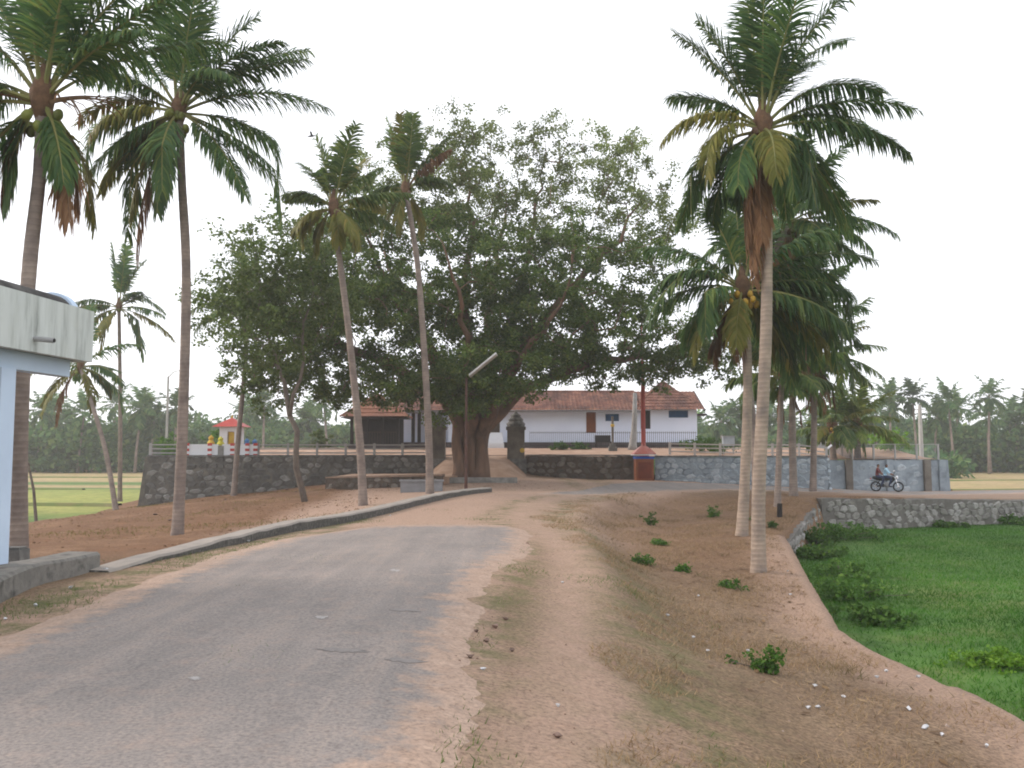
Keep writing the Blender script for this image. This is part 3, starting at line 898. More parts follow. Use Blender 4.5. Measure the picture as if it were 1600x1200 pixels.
for i_ in range(400):
    x_ = -3.5 + i_ * .01
    w_ = Vector((sB.x, sB.y, 0)) + Matrix.Rotation(sang, 3, 'Z') @ Vector((x_, .425, 0))
    if 800 + w_.x / w_.y * FPX > -6: COLX = x_; break
mb = MB(); mb.box(-.17, .17, -.17, .17, -.3, zb - .262); 
for px in (1,):
    cpos = Vector((COLX, .425, 0)); mb.build('column', M['pale_blue'], sh, cpos)
mb = MB(); mb.box(-.17, .17, -.17, .17, -.3, zb - .262); mb.build('column', M['pale_blue'], sh, (COLX, 3.0, 0))
mb = MB(); mb.box(-6.5, COLX - .172, 3.0, 3.12, -.3, zb - .262); mb.build('rear_wall', M['pale_blue'], sh)
mb = MB(); mb.box(-6.4, COLX + .2, .2, 3.3, -.5, .06); mb.build('floor_plinth', M['concrete'], sh)
mb = MB(); mb.box(-.2, .2, -.16, .16, -.2, .36); mb.box(-.17, .17, -.13, .13, .363, .40)
tag(mb.build('stone_block', M['concrete_dark'], loc=(*at(20, 862, 15.2).xy, 0)), 'small dark block standing beside the shelter column', 'block')

# ------------------------------------------------------------------ temple
def tile_mat(name, a, b, c, moss):
    t = NT(name).rough(.85)
    v = t.coord('Object')
    m = t.n.new('ShaderNodeMapping'); m.inputs['Scale'].default_value = (3.3, 3.2, 3.2); t.l.new(v, m.inputs['Vector'])
    fl = t.n.new('ShaderNodeVectorMath'); fl.operation = 'FLOOR'; t.l.new(m.outputs[0], fl.inputs[0])
    wn_ = t.n.new('ShaderNodeTexWhiteNoise'); wn_.noise_dimensions = '3D'; t.l.new(fl.outputs[0], wn_.inputs['Vector'])
    base = t.ramp(wn_.outputs['Value'], [(0, a), (.5, b), (1, c)])
    f = t.noise(t.pos(), .45, 6, .65)
    base = t.mix(t.rng(f, .45, .62, 0, .8), base, moss)
    g2 = t.noise(t.pos(), 1.1, 5, .65)
    base = t.mix(t.rng(g2, .52, .66, 0, .55), base, (.42, .22, .145))
    t.color(base); t.bump(t.noise(v, 12, 4), .3, .02)
    return t.mat
M['tile'] = tile_mat('clay_tile', (.25, .118, .084), (.18, .085, .066), (.31, .16, .115), (.09, .052, .046))
M['tile_new'] = tile_mat('smooth_clay_tile', (.31, .145, .09), (.27, .125, .08), (.35, .165, .105), (.20, .095, .065))
def slope(mb, a, b, c, d, tw=.3, th=.34, amp=.045, m=0):
    """tiled slope: eave a-b, ridge d-c (quad); stepped courses with rounded tiles"""
    a, b, c, d = map(Vector, (a, b, c, d))
    L = max((b - a).length, (c - d).length); H = ((d + c) / 2 - (a + b) / 2).length
    nu = max(4, int(L / tw) * 4); nv = max(2, int(H / th))
    nrm = (b - a).cross(d - a).normalized()
    vs, fs = [], []
    for j in range(nv):
        for q in (0, 1):
            v = (j + q) / nv
            lift = .05 if q == 0 else 0.0
            for i in range(nu + 1):
                u = i / nu
                p = a.lerp(b, u).lerp(d.lerp(c, u), v)
                w = amp * (.5 + .5 * math.cos(2 * math.pi * u * (nu / 4)))
                vs.append(p + nrm * (w + lift))
    W = nu + 1
    for j in range(nv):
        for i in range(nu):
            k = 2 * j * W + i
            fs.append((k, k + 1, k + W + 1, k + W))
            if j < nv - 1:
                k = (2 * j + 1) * W + i
                fs.append((k, k + 1, k + W + 1, k + W))
    mb.add(vs, fs, m)
def opened_wall(mb, x0, x1, z0, z1, y0, y1, holes):
    """wall slab with rectangular openings (hx0,hx1,hz0,hz1)"""
    xs_ = sorted({x0, x1, *[h[0] for h in holes], *[h[1] for h in holes]})
    for a, b in zip(xs_, xs_[1:]):
        hs_ = sorted([h for h in holes if h[0] <= a + 1e-6 and h[1] >= b - 1e-6], key=lambda h: h[2])
        z = z0
        for h in hs_:
            if h[2] > z + 1e-6: mb.box(a, b, y0, y1, z, h[2])
            z = h[3]
        if z < z1 - 1e-6: mb.box(a, b, y0, y1, z, z1)
HY = 72.0
def hx(px, y=HY): return (px - 800) / FPX * y
def hz(py, y=HY): return at(800, py, y).z
PZ, EZ = hz(691), hz(640)
T = thing('temple_hall', 'long white walled temple hall under old clay tile roofs', 'temple', (0, HY, 0))
x0, x1 = hx(700), hx(1089)
door = (hx(916), hx(931), hz(676), hz(642)); win1 = (hx(946), hx(967), hz(658), hz(647)); dark = (hx(1001), hx(1016), hz(670), hz(641.5)); win2 = (hx(1045), hx(1075), hz(652.5), hz(641.5)); nich = (hx(766), hx(781), hz(676), hz(647))
mb = MB(); opened_wall(mb, x0, x1, PZ, EZ, 0, .3, [door, win1, dark, win2, nich])
mb.box(x1 - .3, x1, .303, 6.5, PZ, EZ); mb.box(x0, x0 + .3, .303, 6.5, PZ, EZ); mb.box(x0, x1, 6.503, 6.8, PZ, EZ)
# gable end filling
mb.add([(x1, .0, EZ), (x1, 6.8, EZ), (x1, 3.4, hz(614, 75.4) - .12), (x1 - .25, .0, EZ), (x1 - .25, 6.8, EZ), (x1 - .25, 3.4, hz(614, 75.4) - .12)], [(0, 1, 2), (5, 4, 3), (0, 3, 4, 1), (1, 4, 5, 2), (2, 5, 3, 0)])
mb.build('wall', M['whitewash'], T)
mb = MB(); mb.box(x0 - .25, x1 + .25, -.35, 7, 1.5, PZ - .003); mb.build('plinth', M['plinth'], T)
def leafed(name, h, mat, fmat, panes=2, dep=.14):
    a, b, c, d = h
    mb = MB(); mb.box(a + .003, b - .003, dep, dep + .05, c + .003, d - .003)
    o = mb.build(name, mat, T)
    fb = MB(); w = .06
    fb.box(a, a + w, -.02, dep, c, d); fb.box(b - w, b, -.02, dep, c, d); fb.box(a + w, b - w, -.02, dep, d - w, d)
    if name == 'window': fb.box(a + w, b - w, -.02, dep, c, c + w)
    fb.build('frame', fmat, o)
    for k in range(panes):
        u0, u1 = lerp(a + w, b - w, k / panes) + .03, lerp(a + w, b - w, (k + 1) / panes) - .03
        pb = MB(); pb.box(u0, u1, dep - .04, dep - .003, c + w + .03, d - w - .03); pb.build('shutter' if name == 'window' else 'door_leaf', mat, o)
    return o
leafed('door', door, M['wood'], M['wood'])
leafed('window', win1, M['blue'], M['blue'])
leafed('window', win2, M['blue'], M['blue'], 3)
leafed('door', dark, M['dark'], M['dark'], 1, .24)
leafed('door', nich, simple('weathered_door', (.15, .11, .08), (.10, .075, .055), 5), M['pillar'], 2, .2)
sx0, sx1 = hx(763), hx(785)
for k in range(4):
    mb = MB(); mb.box(sx0 - .05 * (3 - k) , sx1 + .05 * (3 - k), -.36 - .32 * (4 - k), -.355 - .32 * (3 - k), 1.9, lerp(2.35, nich[2], (k + 1) / 4))
    mb.build('step', M['white'], T)
# roofs
RZ = hz(613, 75.4); EAV = hz(641.5, 71.3)
mb = MB()
slope(mb, (x0 - 4.4, -.75, EAV), (hx(1000), -.75, EAV), (hx(1000), 3.4, RZ), (x0 - 4.4, 3.4, RZ))
slope(mb, (hx(1000), 7.55, EAV), (x0 - 4.4, 7.55, EAV), (x0 - 4.4, 3.4, RZ), (hx(1000), 3.4, RZ))
rf = mb.build('roof', M['tile'], T)
mb = MB(); mb.tube([(x0 - 4.4, 3.4, RZ + .05), (hx(1000), 3.4, RZ + .05)], .13, 8); mb.build('ridge_tile', M['tile'], rf)
mb = MB(); mb.box(x0 - 4.4, hx(1000), -.74, -.68, EAV - .14, EAV - .02); mb.build('eave_board', simple('grey_eave', (.24, .23, .24), (.18, .17, .18), 2), rf)
# right block roof: a hipped peak over the end bay and a plain ridge running on to the gable
xa, xb = hx(1001), x1 + .45
mb = MB()
slope(mb, (xa + .003, -.8, EAV + .04), (xb, -.8, EAV + .04), (xb, 3.4, RZ + .06), (xa + .003, 3.4, RZ + .06))
slope(mb, (xb, 7.55, EAV + .04), (xa + .003, 7.55, EAV + .04), (xa + .003, 3.4, RZ + .06), (xb, 3.4, RZ + .06))
rb = mb.build('roof', M['tile'], T)
apx, apz, apy = hx(1036, 74.5), hz(596, 74.5), 2.5
ph = RZ - .45
pw_ = 2.45
yb = lambda z: -.8 + (z - EAV) / (RZ - EAV) * 4.2
mb = MB()
zf = EAV + .35
slope(mb, (apx - pw_, yb(zf) - .12, zf), (apx + pw_, yb(zf) - .12, zf), (apx + .05, apy, apz), (apx - .05, apy, apz))
slope(mb, (apx - pw_, 5.6, zf), (apx - pw_, yb(zf) - .12, zf), (apx - .05, apy - .03, apz), (apx - .05, apy + .03, apz))
slope(mb, (apx + pw_, yb(zf) - .12, zf), (apx + pw_, 5.6, zf), (apx + .05, apy + .03, apz), (apx + .05, apy - .03, apz))
slope(mb, (apx + pw_, 5.6, zf), (apx - pw_, 5.6, zf), (apx - .05, apy, apz), (apx + .05, apy, apz))
mb.build('roof_peak', M['tile'], rb)
mb = MB(); mb.tube([(xb, -.8, EAV + .02), (xb, 3.4, RZ + .06)], .09, 6); mb.tube([(xb, 7.5, EAV + .02), (xb, 3.4, RZ + .06)], .09, 6); mb.build('barge_board', M['dark'], rb)
mb = MB(); mb.box(x1 + .05, x1 + .9, .4, 2.4, EZ - .45, EZ - .3); mb.build('lean_to', M['dark'], T)
# left veranda
vx0, vx1 = hx(612), hx(700)
mb = MB(); opened_wall(mb, vx0, vx1 - .003, PZ, EZ, 1.6, 1.85, []); mb.build('veranda_wall', M['whitewash'], T)
mb = MB(); mb.box(vx0 - .2, x0 - .26, -.35, 3, 1.5, PZ - .006); mb.build('veranda_plinth', M['plinth'], T)
for px in (645.5, 655, 689):
    mb = MB(); q = hx(px, 71.7); mb.box(q - .13, q + .13, -.32, -.06, PZ, hz(646)); mb.build('column', M['dark'], T)
mb = MB(); mb.box(vx0, x0 - .003, -.36, -.03, hz(646) + .002, hz(641)); mb.build('lintel', simple('grey_lintel', (.30, .29, .30), (.22, .21, .22), 2), T)

# pavilion with a hipped roof, left of the hall
pv = thing('hip_roof_pavilion', 'open dark pavilion with smooth terracotta hip roof left of the temple hall', 'pavilion', (hx(590, 69), 69, 0))
y_ = 69
ez, az = hz(651, 67.2), hz(616, y_)
ew = 2.55
mb = MB()
cs = [(-ew, -1.9, ez), (ew - .1, -1.9, ez), (ew - .1, 1.9, ez), (-ew, 1.9, ez)]
ap = (-.02, 0, az)
for i in range(4):
    a, b = cs[i], cs[(i + 1) % 4]
    u = (Vector(b) - Vector(a)).normalized() * .04
    slope(mb, a, b, tuple(Vector(ap) + u), tuple(Vector(ap) - u), .3, .4, .02)
pr = mb.build('roof', M['tile_new'], pv)
mb = MB()
for i in range(4): mb.tube([Vector(cs[i]) + Vector((0, 0, .03)), Vector(ap) + Vector((0, 0, .06))], .07, 6)
mb.build('hip_tile', M['tile_new'], pr)
mb = MB(); mb.box(-ew + .06, ew - .16, -1.86, 1.86, ez - .09, ez - .03); mb.build('ceiling', M['dark'], pv)
fz = 2.45
mb = MB(); mb.box(-1.95, 1.95, -1.5, 1.5, 1.4, fz); mb.build('plinth', M['plinth'], pv)
for sx in (-1.75, -.6, .6, 1.75):
    for sy in (-1.3, 1.3):
        mb = MB(); mb.box(sx - .1, sx + .1, sy - .1, sy + .1, fz, ez - .1); mb.build('post', M['dark'], pv)
mb = MB(); mb.box(-1.7, 1.7, 1.18, 1.26, fz, ez - .1); mb.build('rear_screen', M['dark'], pv)
for k in range(17):
    x = -1.62 + k * .2025
    mb = MB(); mb.box(x - .025, x + .025, -1.34, -1.29, fz, fz + .95); mb.build('baluster', simple('timber_rail', (.07, .055, .04), (.05, .04, .03), 4) if k == 0 else bpy.data.materials['timber_rail'], pv)
mb = MB(); mb.box(-1.62, 1.62, -1.36, -1.28, fz + .95, fz + 1.03); mb.build('handrail', bpy.data.materials['timber_rail'], pv)

# iron bar fence in the yard
fa, fb_ = Vector((hx(828, 67.5), 67.5)), Vector((hx(1088, 67.5), 67.5))
fen = thing('iron_fence', 'thin black iron bar fence in front of the temple hall', 'fence', (fa.x, fa.y, yard_z(67.5)))
FL = (fb_ - fa).length
bar = MB(); bar.tube([(0, 0, 0), (0, 0, 1.32)], .013, 4); bar = bar.mesh('bar', M['black'])
k = 0
while k * .15 < FL:
    place('bar', bar, fen, (k * .15, 0, 0)); k += 1
for z in (.22, 1.2):
    mb = MB(); mb.box(0, FL, -.016, .016, z - .016, z + .016); mb.build('rail', M['black'], fen)

# concrete post and rail fences
def rail_fence(label, pts, h=.78, step=1.6, rails=3, zf=None):
    P = [Vector(p) for p in pts]
    t = thing('concrete_rail_fence', label, 'fence', (P[0].x, P[0].y, 0), 'concrete rail fences on the terrace edge')
    for a, b in zip(P, P[1:]):
        n = max(1, round((b - a).length / step)); d = (b - a)
        ang = math.atan2(d.y, d.x)
        for i in range(n + 1):
            q = a + d * (i / n); z = zf(q.x, q.y)
            mb = MB(); mb.box(-.075, .075, -.075, .075, -.1, h + .06); mb.build('post', M['rail'], t, (q.x - P[0].x, q.y - P[0].y, z), rot=(0, 0, ang))
            if i < n:
                q2 = a + d * ((i + 1) / n); z2 = zf(q2.x, q2.y)
                l = (q2 - q).length
                for r_ in range(rails):
                    mb = MB(); zz = h * (r_ + 1) / rails - .05
                    mb.box(.08, l - .08, -.035, .035, -.04, .04)
                    mb.build('rail', M['rail'], t, (q.x - P[0].x, q.y - P[0].y, z + zz), rot=(0, -math.atan2(z2 - z, l), ang))
    return t
yz2 = lambda x, y: float(yard_z2(np.array(x), np.array(y)))
def wl(px, off=.55):
    """point on the left terrace edge seen at px"""
    for i in range(400):
        f = i / 399 * 2; k = min(int(f), 1); f -= k
        x, y = lerp(WL[k][0], WL[k+1][0], f), lerp(WL[k][1], WL[k+1][1], f) + off
        if 800 + x / y * FPX >= px: return (x, y)
    return (WL[2][0], WL[2][1] + off)
rail_fence('pale concrete rail fence at the far left terrace corner', [wl(208), wl(291)], zf=yz2)
rail_fence('long pale concrete rail fence between striped wall and gate pillar', [wl(404), wl(540), wl(672)], zf=yz2, step=2.0)
rail_fence('concrete rail fence right of the temple hall behind the palms', [(hx(1046, 62), 62), (hx(1165, 60), 60), (hx(1290, 58), 58)], zf=yz2, step=1.8)

# white low wall with red striped posts, small red roofed shrine
def wpt(px, d=.5): return Vector(wl(px, d))
a, b = wpt(293), wpt(400)
sw_ = thing('striped_wall', 'low white yard wall with red banded posts by the small shrine', 'wall', (a.x, a.y, yz2(a.x, a.y)), rz=math.atan2(b.y - a.y, b.x - a.x))
tag(sw_, kind='thing')
LL = (b - a).length
posts = [0, .33, .66, .88, 1.0]
for k, s in enumerate(posts):
    mb = MB()
    for j in range(5): mb.box(-.13, .13, -.14, .14, j * .17 - .02, j * .17 + .15, j % 2)
    mb.build('post', [M['red'], M['white']], sw_, (LL * s, 0, 0))
    if k < len(posts) - 1:
        mb = MB(); mb.box(LL * s + .13, LL * posts[k+1] - .13, -.07, .07, -.03, .76); mb.build('wall_panel', M['white'], sw_)
mb = MB(); mb.box(-.1, LL + .1, -.16, .16, -.28, -.035); mb.build('wall_base', M['concrete_dark'], sw_)
q = at(362, 690, 59.0)
shz = yz2(q.x, 59.0)
s2 = thing('small_shrine', 'small white shrine with red pyramid roof above the striped wall', 'shrine', (q.x, 59.0, shz))
mb = MB(); opened_wall(mb, -.62, .62, 0, hz(667, 59) - shz, -.6, -.5, [(-.1, .35, .55, 1.6)]); mb.box(-.62, -.52, -.497, .6, 0, hz(667, 59) - shz); mb.box(.52, .62, -.497, .6, 0, hz(667, 59) - shz); mb.box(-.517, .517, .5, .6, 0, hz(667, 59) - shz)
mb.build('wall', M['white'], s2)
mb = MB(); mb.box(-.08, .33, -.47, -.43, .56, 1.58); mb.build('door', M['yellow'], s2)
mb = MB(); zr = hz(667, 59) - shz; mb.add([(-1, -1, zr), (1, -1, zr), (1, 1, zr), (-1, 1, zr), (0, 0, zr + .62)], [(0, 1, 4), (1, 2, 4), (2, 3, 4), (3, 0, 4), (3, 2, 1, 0)])
rr_ = mb.build('roof', M['red'], s2)
mb = MB(); mb.lathe([(.03, zr + .55), (.08, zr + .63), (.05, zr + .7), (.01, zr + .8)], 8); mb.build('finial', M['yellow'], rr_)
# small yellow and blue idols/pots on the wall
def figure(px, py, Y, mats, label, seed):
    g = random.Random(seed)
    c = at(px, py, Y); z0 = yz2(c.x, Y)
    t = thing('painted_pedestal', label, 'pedestal', (c.x, Y, z0))
    h = c.z - z0
    mb = MB(); mb.box(-.24, .24, -.2, .2, 0, h * .55); mb.build('base', M['concrete'], t)
    mb = MB(); mb.lathe([(.20, h * .553), (.24, h * .65), (.12, h * .8), (.17, h * .88), (.15, h * .94), (.06, h * 1.0), (.02, h * 1.04)], 10); mb.build('top', mats, t)
figure(330, 681, 57.5, M['yellow'], 'yellow painted pedestal left of the small shrine', 1)
figure(345, 683, 57.0, simple('lemon_paint', (.6, .55, .08), (.5, .45, .06), 3), 'lemon yellow pedestal close beside the small shrine', 2)
figure(386, 686, 58.3, M['brightblue'], 'bright blue pedestal just right of the small shrine', 3)
figure(398, 687, 58.6, M['brightblue'], 'bright blue pedestal at the striped wall end', 4)

# ramp up to the gate
rx = np.linspace(-5.6, 1.0, 12); ry = np.linspace(54.6, 61.6, 15)
RX, RY = np.meshgrid(rx, ry, indexing='ij')
tt_ = np.clip((RY - 54.6) / 6.2, 0, 1)
fade = np.clip(np.minimum(RX + 5.6, 1.0 - RX) / 1.2, 0, 1) * np.clip((RY - 54.6) / .8, 0, 1)
RZ_ = bank_z(RX, RY) * (1 - tt_ ** .9) + 1.70 * tt_ ** .9
RZ_ = np.where(RY > 60.6, 1.70, RZ_)
RZ_ = RZ_ * fade + (bank_z(RX, RY) - .05) * (1 - fade)
RZ_ = np.where(RY > 60.2, np.maximum(RZ_, 1.64), RZ_)
tag(place('gate_ramp', raw_mesh('gate_ramp', np.c_[RX.ravel(), RY.ravel(), RZ_.ravel()], grid_faces(12, 15), M['yard'], True)), 'sandy ramp rising between the gate pillars', 'ramp', kind='structure')
# gate pillars
def gate_pillar(px, w, y, cap, label, dome):
    x = hx(px, y); zb_ = .1
    zt_ = hz(667, y)
    t = thing('gate_pillar', label, 'pillar', (x, y, zb_), 'pillars of the temple gate')
    h = zt_ - zb_
    mb = MB(); mb.box(-w/2 - .12, w/2 + .12, -w/2 - .12, w/2 + .12, -.6, 1.5 - zb_); mb.build('base', M['concrete_dark'], t)
    mb = MB(); mb.box(-w/2, w/2, -w/2, w/2, 1.503 - zb_, h - .2)
    mb.build('shaft', M['pillar'], t)
    mb = MB(); mb.box(-w/2 - .08, w/2 + .08, -w/2 - .08, w/2 + .08, h - .197, h); mb.build('cornice', M['pillar'], t)
    mb = MB()
    if dome: mb.lathe([(w*.52, h + .003), (w*.56, h + .2), (w*.42, h + .38), (w*.45, h + .48), (w*.28, h + .68), (w*.3, h + .76), (w*.12, h + .92), (.03, h + 1.1)], 12)
    else: mb.lathe([(w*.5, h + .003), (w*.5, h + .3), (w*.36, h + .42), (w*.4, h + .6), (w*.2, h + .9), (.03, h + 1.1)], 12)
    mb.build('finial', M['concrete_dark'], t)
    return t, h
gate_pillar(685.5, .9, 59.6, 1, 'left grey gate pillar with dark finial, left of the big trunk', False)
gp, gh = gate_pillar(806, 1.15, 59.9, 1, 'right grey gate pillar with domed dark cap and yellow mark', True)
mb = MB(); mb.ball((.42, -.585, 1.95), .16, .03, .16, 10, 6); mb.build('yellow_emblem', M['yellow'], gp)

# roadside offering box with red roof and tall red pole
ox, oy = hx(1005, 56.9), 56.9
ob = thing('offering_box', 'brown offering box with blue band, red canopy roof and tall red pole', 'offering box', (ox, oy, gz(ox, oy - .8)))
zg = gz(ox, oy - .8)
bz = hz(717, 56.5) - zg
mb = MB(); mb.box(-.56, .56, -.5, .5, -.5, bz); mb.build('box', simple('rust_brown_paint', (.25, .085, .035), (.17, .058, .028), 1.5, .8), ob)
for sx in (-.52, .28):
    pass
mb = MB(); mb.box(-.42, .42, -.53, -.503, .12, bz - .2); mb.build('panel', simple('dark_red_panel', (.17, .04, .02), (.12, .03, .018), 2), ob)
mb = MB(); mb.box(-.60, .60, -.54, .54, bz + .003, bz + .15); mb.build('blue_band', simple('royal_blue_paint', (.04, .11, .42), (.03, .09, .34), 2), ob)
cz_ = hz(710, 56.9) - zg
mb = MB(); mb.box(-.3, .3, -.3, .3, bz + .153, cz_ + .02); mb.build('neck', M['red'], ob)
mb = MB()
n = 16
prof = [(.98, cz_), (.96, cz_ + .07), (.6, cz_ + .33), (.2, cz_ + .55), (.14, cz_ + .78)]
mb.lathe(prof, 4); rfo = mb.build('canopy', simple('faded_red_white', (.50, .16, .13), (.58, .36, .33), .9, .7), ob)
mb = MB(); mb.lathe([(1.0, cz_ - .06), (1.02, cz_ - .003)], 4); mb.build('canopy_edge', M['white'], rfo)
mb = MB(); zt2 = hz(500, 56.9) - zg
mb.tube([(0, 0, cz_ + .5), (0, 0, hz(612, 56.9) - zg), (0, 0, hz(590, 56.9) - zg), (-.05, 0, hz(545, 56.9) - zg), (-.05, 0, zt2)], [.15, .14, .11, .055, .03], 10); pole = mb.build('pole', M['redpole'], ob)
mb = MB(); mb.tube([(-.05, 0, hz(560, 56.9) - zg), (-.7, -.3, hz(548, 56.9) - zg)], .03, 6); mb.build('lamp_arm', M['rust'], pole)
mb = MB(); mb.lathe([(.45, hz(548, 56.9) - zg), (.3, hz(543, 56.9) - zg), (.06, hz(538, 56.9) - zg)], 10, (-1.1, -.4)); mb.build('lamp_shade', simple('rust_shade', (.22, .12, .09), (.15, .1, .08), 3), pole)

# odds and ends in the yard
q = hx(990, 66); tb = yard_z(66)
mb = MB(); mb.tube([(0, 0, -.1), (.02, 0, .4), (.12, 0, 1.4), (.18, 0, 2.5), (.22, 0, 4.2)], [.42, .30, .22, .19, .15], 10)
tr_ = thing('pale_bare_trunk', 'pale bare tree trunk leaning before the temple wall', 'tree', (q - .1, 66, tb))
mb.build('trunk', simple('pale_bark', (.34, .33, .32), (.25, .24, .23), 2.5, .95, .5), tr_, smooth=True)
q = hx(957, 65)
ls = thing('stone_lamp_post', 'slim dark lamp post on a stone pedestal in the yard', 'lamp post', (q, 65, yard_z(65)))
mb = MB(); mb.box(-.3, .3, -.3, .3, -.1, .32); mb.box(-.2, .2, -.2, .2, .323, .55); mb.build('pedestal', M['concrete_dark'], ls)
mb = MB(); mb.tube([(0, 0, .55), (0, 0, 2.5)], .09, 8); mb.build('post', M['pillar'], ls)
mb = MB(); mb.lathe([(.11, 1.75), (.14, 1.8), (.14, 1.9), (.1, 1.95)], 10); mb.build('band', M['yellow'], ls)
q = hx(942, 69.8)
bx = thing('black_bench', 'low black bench against the temple hall wall', 'bench', (q, 69.8, yard_z(69.8)))
mb = MB(); mb.box(-.62, .62, -.25, .25, .42, .5); mb.build('seat', M['dark'], bx)
mb = MB(); mb.box(-.62, .62, .2, .26, .503, .98); mb.build('backrest', M['dark'], bx)
for sx in (-.55, .55):
    mb = MB(); mb.box(sx - .06, sx + .06, -.24, .24, 0, .418); mb.build('leg', M['dark'], bx)
q = hx(1140, 62)
gb = thing('grey_cabinet', 'pale grey cabinet on legs behind the rail fence', 'cabinet', (q, 62.5, yard_z(62.5)))
mb = MB(); mb.box(-.4, .4, -.2, .2, .55, 1.2); mb.build('body', simple('grey_paint', (.38, .42, .45), (.32, .35, .38), 3), gb)
mb = MB(); mb.box(-.46, .46, -.26, .26, 1.203, 1.25); mb.build('lid', M['steel'], gb)
for sx in (-.34, .34):
    mb = MB(); mb.box(sx - .03, sx + .03, -.1, .1, -.05, .547); mb.build('leg', M['steel'], gb)

# chain-link fence and posts right of the palms
def mesh_fence(label, p0, p1, h, zf, step=1.6):
    a, b = Vector(p0), Vector(p1); d = b - a; L_ = d.length; ang = math.atan2(d.y, d.x)
    t = thing('wire_mesh_fence', label, 'fence', (a.x, a.y, zf), rz=ang)
    n = max(1, round(L_ / step))
    for i in range(n + 1):
        mb = MB(); mb.box(-.05, .05, -.05, .05, -.1, h + .05); mb.build('post', M['rail'], t, (L_ * i / n, 0, 0))
    for i in range(n):
        mb = MB(); x_a, x_b = L_ * i / n + .05, L_ * (i + 1) / n - .05
        k = x_a
        while k < x_b:
            mb.box(k - .006, k + .006, -.006, .006, .02, h); k += .11
        z = .03
        while z < h:
            mb.box(x_a, x_b, .0065, .0165, z - .006, z + .006); z += .11
        tag(mb.build('wire_mesh', simple('wire', (.34, .35, .38), (.28, .29, .32), 3) if 'wire' not in bpy.data.materials else bpy.data.materials['wire'], t), kind='stuff')
    mb = MB(); mb.box(0, L_, -.02, .02, h + .003, h + .05); mb.build('top_rail', M['rail'], t)
mesh_fence('grey wire mesh fence above the wall behind the motorbike', (22.9, 60.5), (28.7, 60.5), 1.0, 1.44, 1.45)
mesh_fence('grey wire mesh fence running back beside the bright green bush', (22.9, 60.7), (24.6, 72.0), 1.15, 1.5, 2.8)
mb_ = at(1300, 700, 58); 
wp = thing('white_lamp', 'short post with a small white lamp at the wall corner', 'lamp', (mb_.x, 58.5, yz2(mb_.x, 58.5)))
mb = MB(); mb.tube([(0, 0, -.1), (0, 0, .75)], .03, 6); mb.build('post', M['steel'], wp)
mb = MB(); mb.tube([(-.12, 0, .74), (.16, 0, .95)], .07, 8); mb.build('lamp_head', M['white'], wp)

# poles
def utility_pole(label, px, py_top, Y, r=.12, arm=None, zf=None):
    c = at(px, py_top, Y)
    z0 = zf if zf is not None else FIELD_Z
    t = thing('utility_pole', label, 'pole', (c.x, Y, z0))
    mb = MB(); mb.tube([(0, 0, -.2), (0, 0, c.z - z0)], [r * 1.3, r * .8], 8); mb.build('shaft', M['rail'], t)
    mb = MB(); mb.box(-.5, .5, -.04, .04, c.z - z0 - .5, c.z - z0 - .42) if arm == 'cross' else mb.tube([(0, 0, c.z - z0 - .1), (.5, -.2, c.z - z0 + .35), (1.1, -.4, c.z - z0 + .45)], .04, 6)
    mb.build('arm', M['rail'], t)
utility_pole('grey concrete pole standing before the right palm grove', 1437, 633, 95, .22, 'cross')
utility_pole('slim street light pole beyond the left terrace', 263, 588, 75, .10, 'lamp')
# street lamp before the big tree
lx = at(728, 772, 46)
sl = thing('street_lamp', 'rusty street lamp pole with slanting tube light before the big trunk', 'street lamp', (lx.x, 46, gz(lx.x, 46)))
z0 = gz(lx.x, 46)
zt3 = at(732, 590, 46).z - z0
mb = MB(); mb.tube([(0, 0, -.2), (0, 0, zt3)], [.085, .06], 8); mb.build('pole', M['rust'], sl)
a_, b_ = at(734, 588, 45.8), at(776, 554, 45.0)
o_ = Vector((lx.x, 46, z0))
mb = MB(); d_ = (b_ - a_)
mb.tube([a_ - o_, b_ - o_], [.085, .085], 8); fx_ = mb.build('lamp_housing', simple('lamp_housing', (.36, .33, .28), (.28, .25, .21), 3), sl)
up_ = Vector((-.3, -.6, .62)).normalized() * .09
mb = MB(); mb.tube([a_ - o_ + up_, b_ - o_ + up_], .05, 8); mb.build('tube_light', M['white'], fx_)

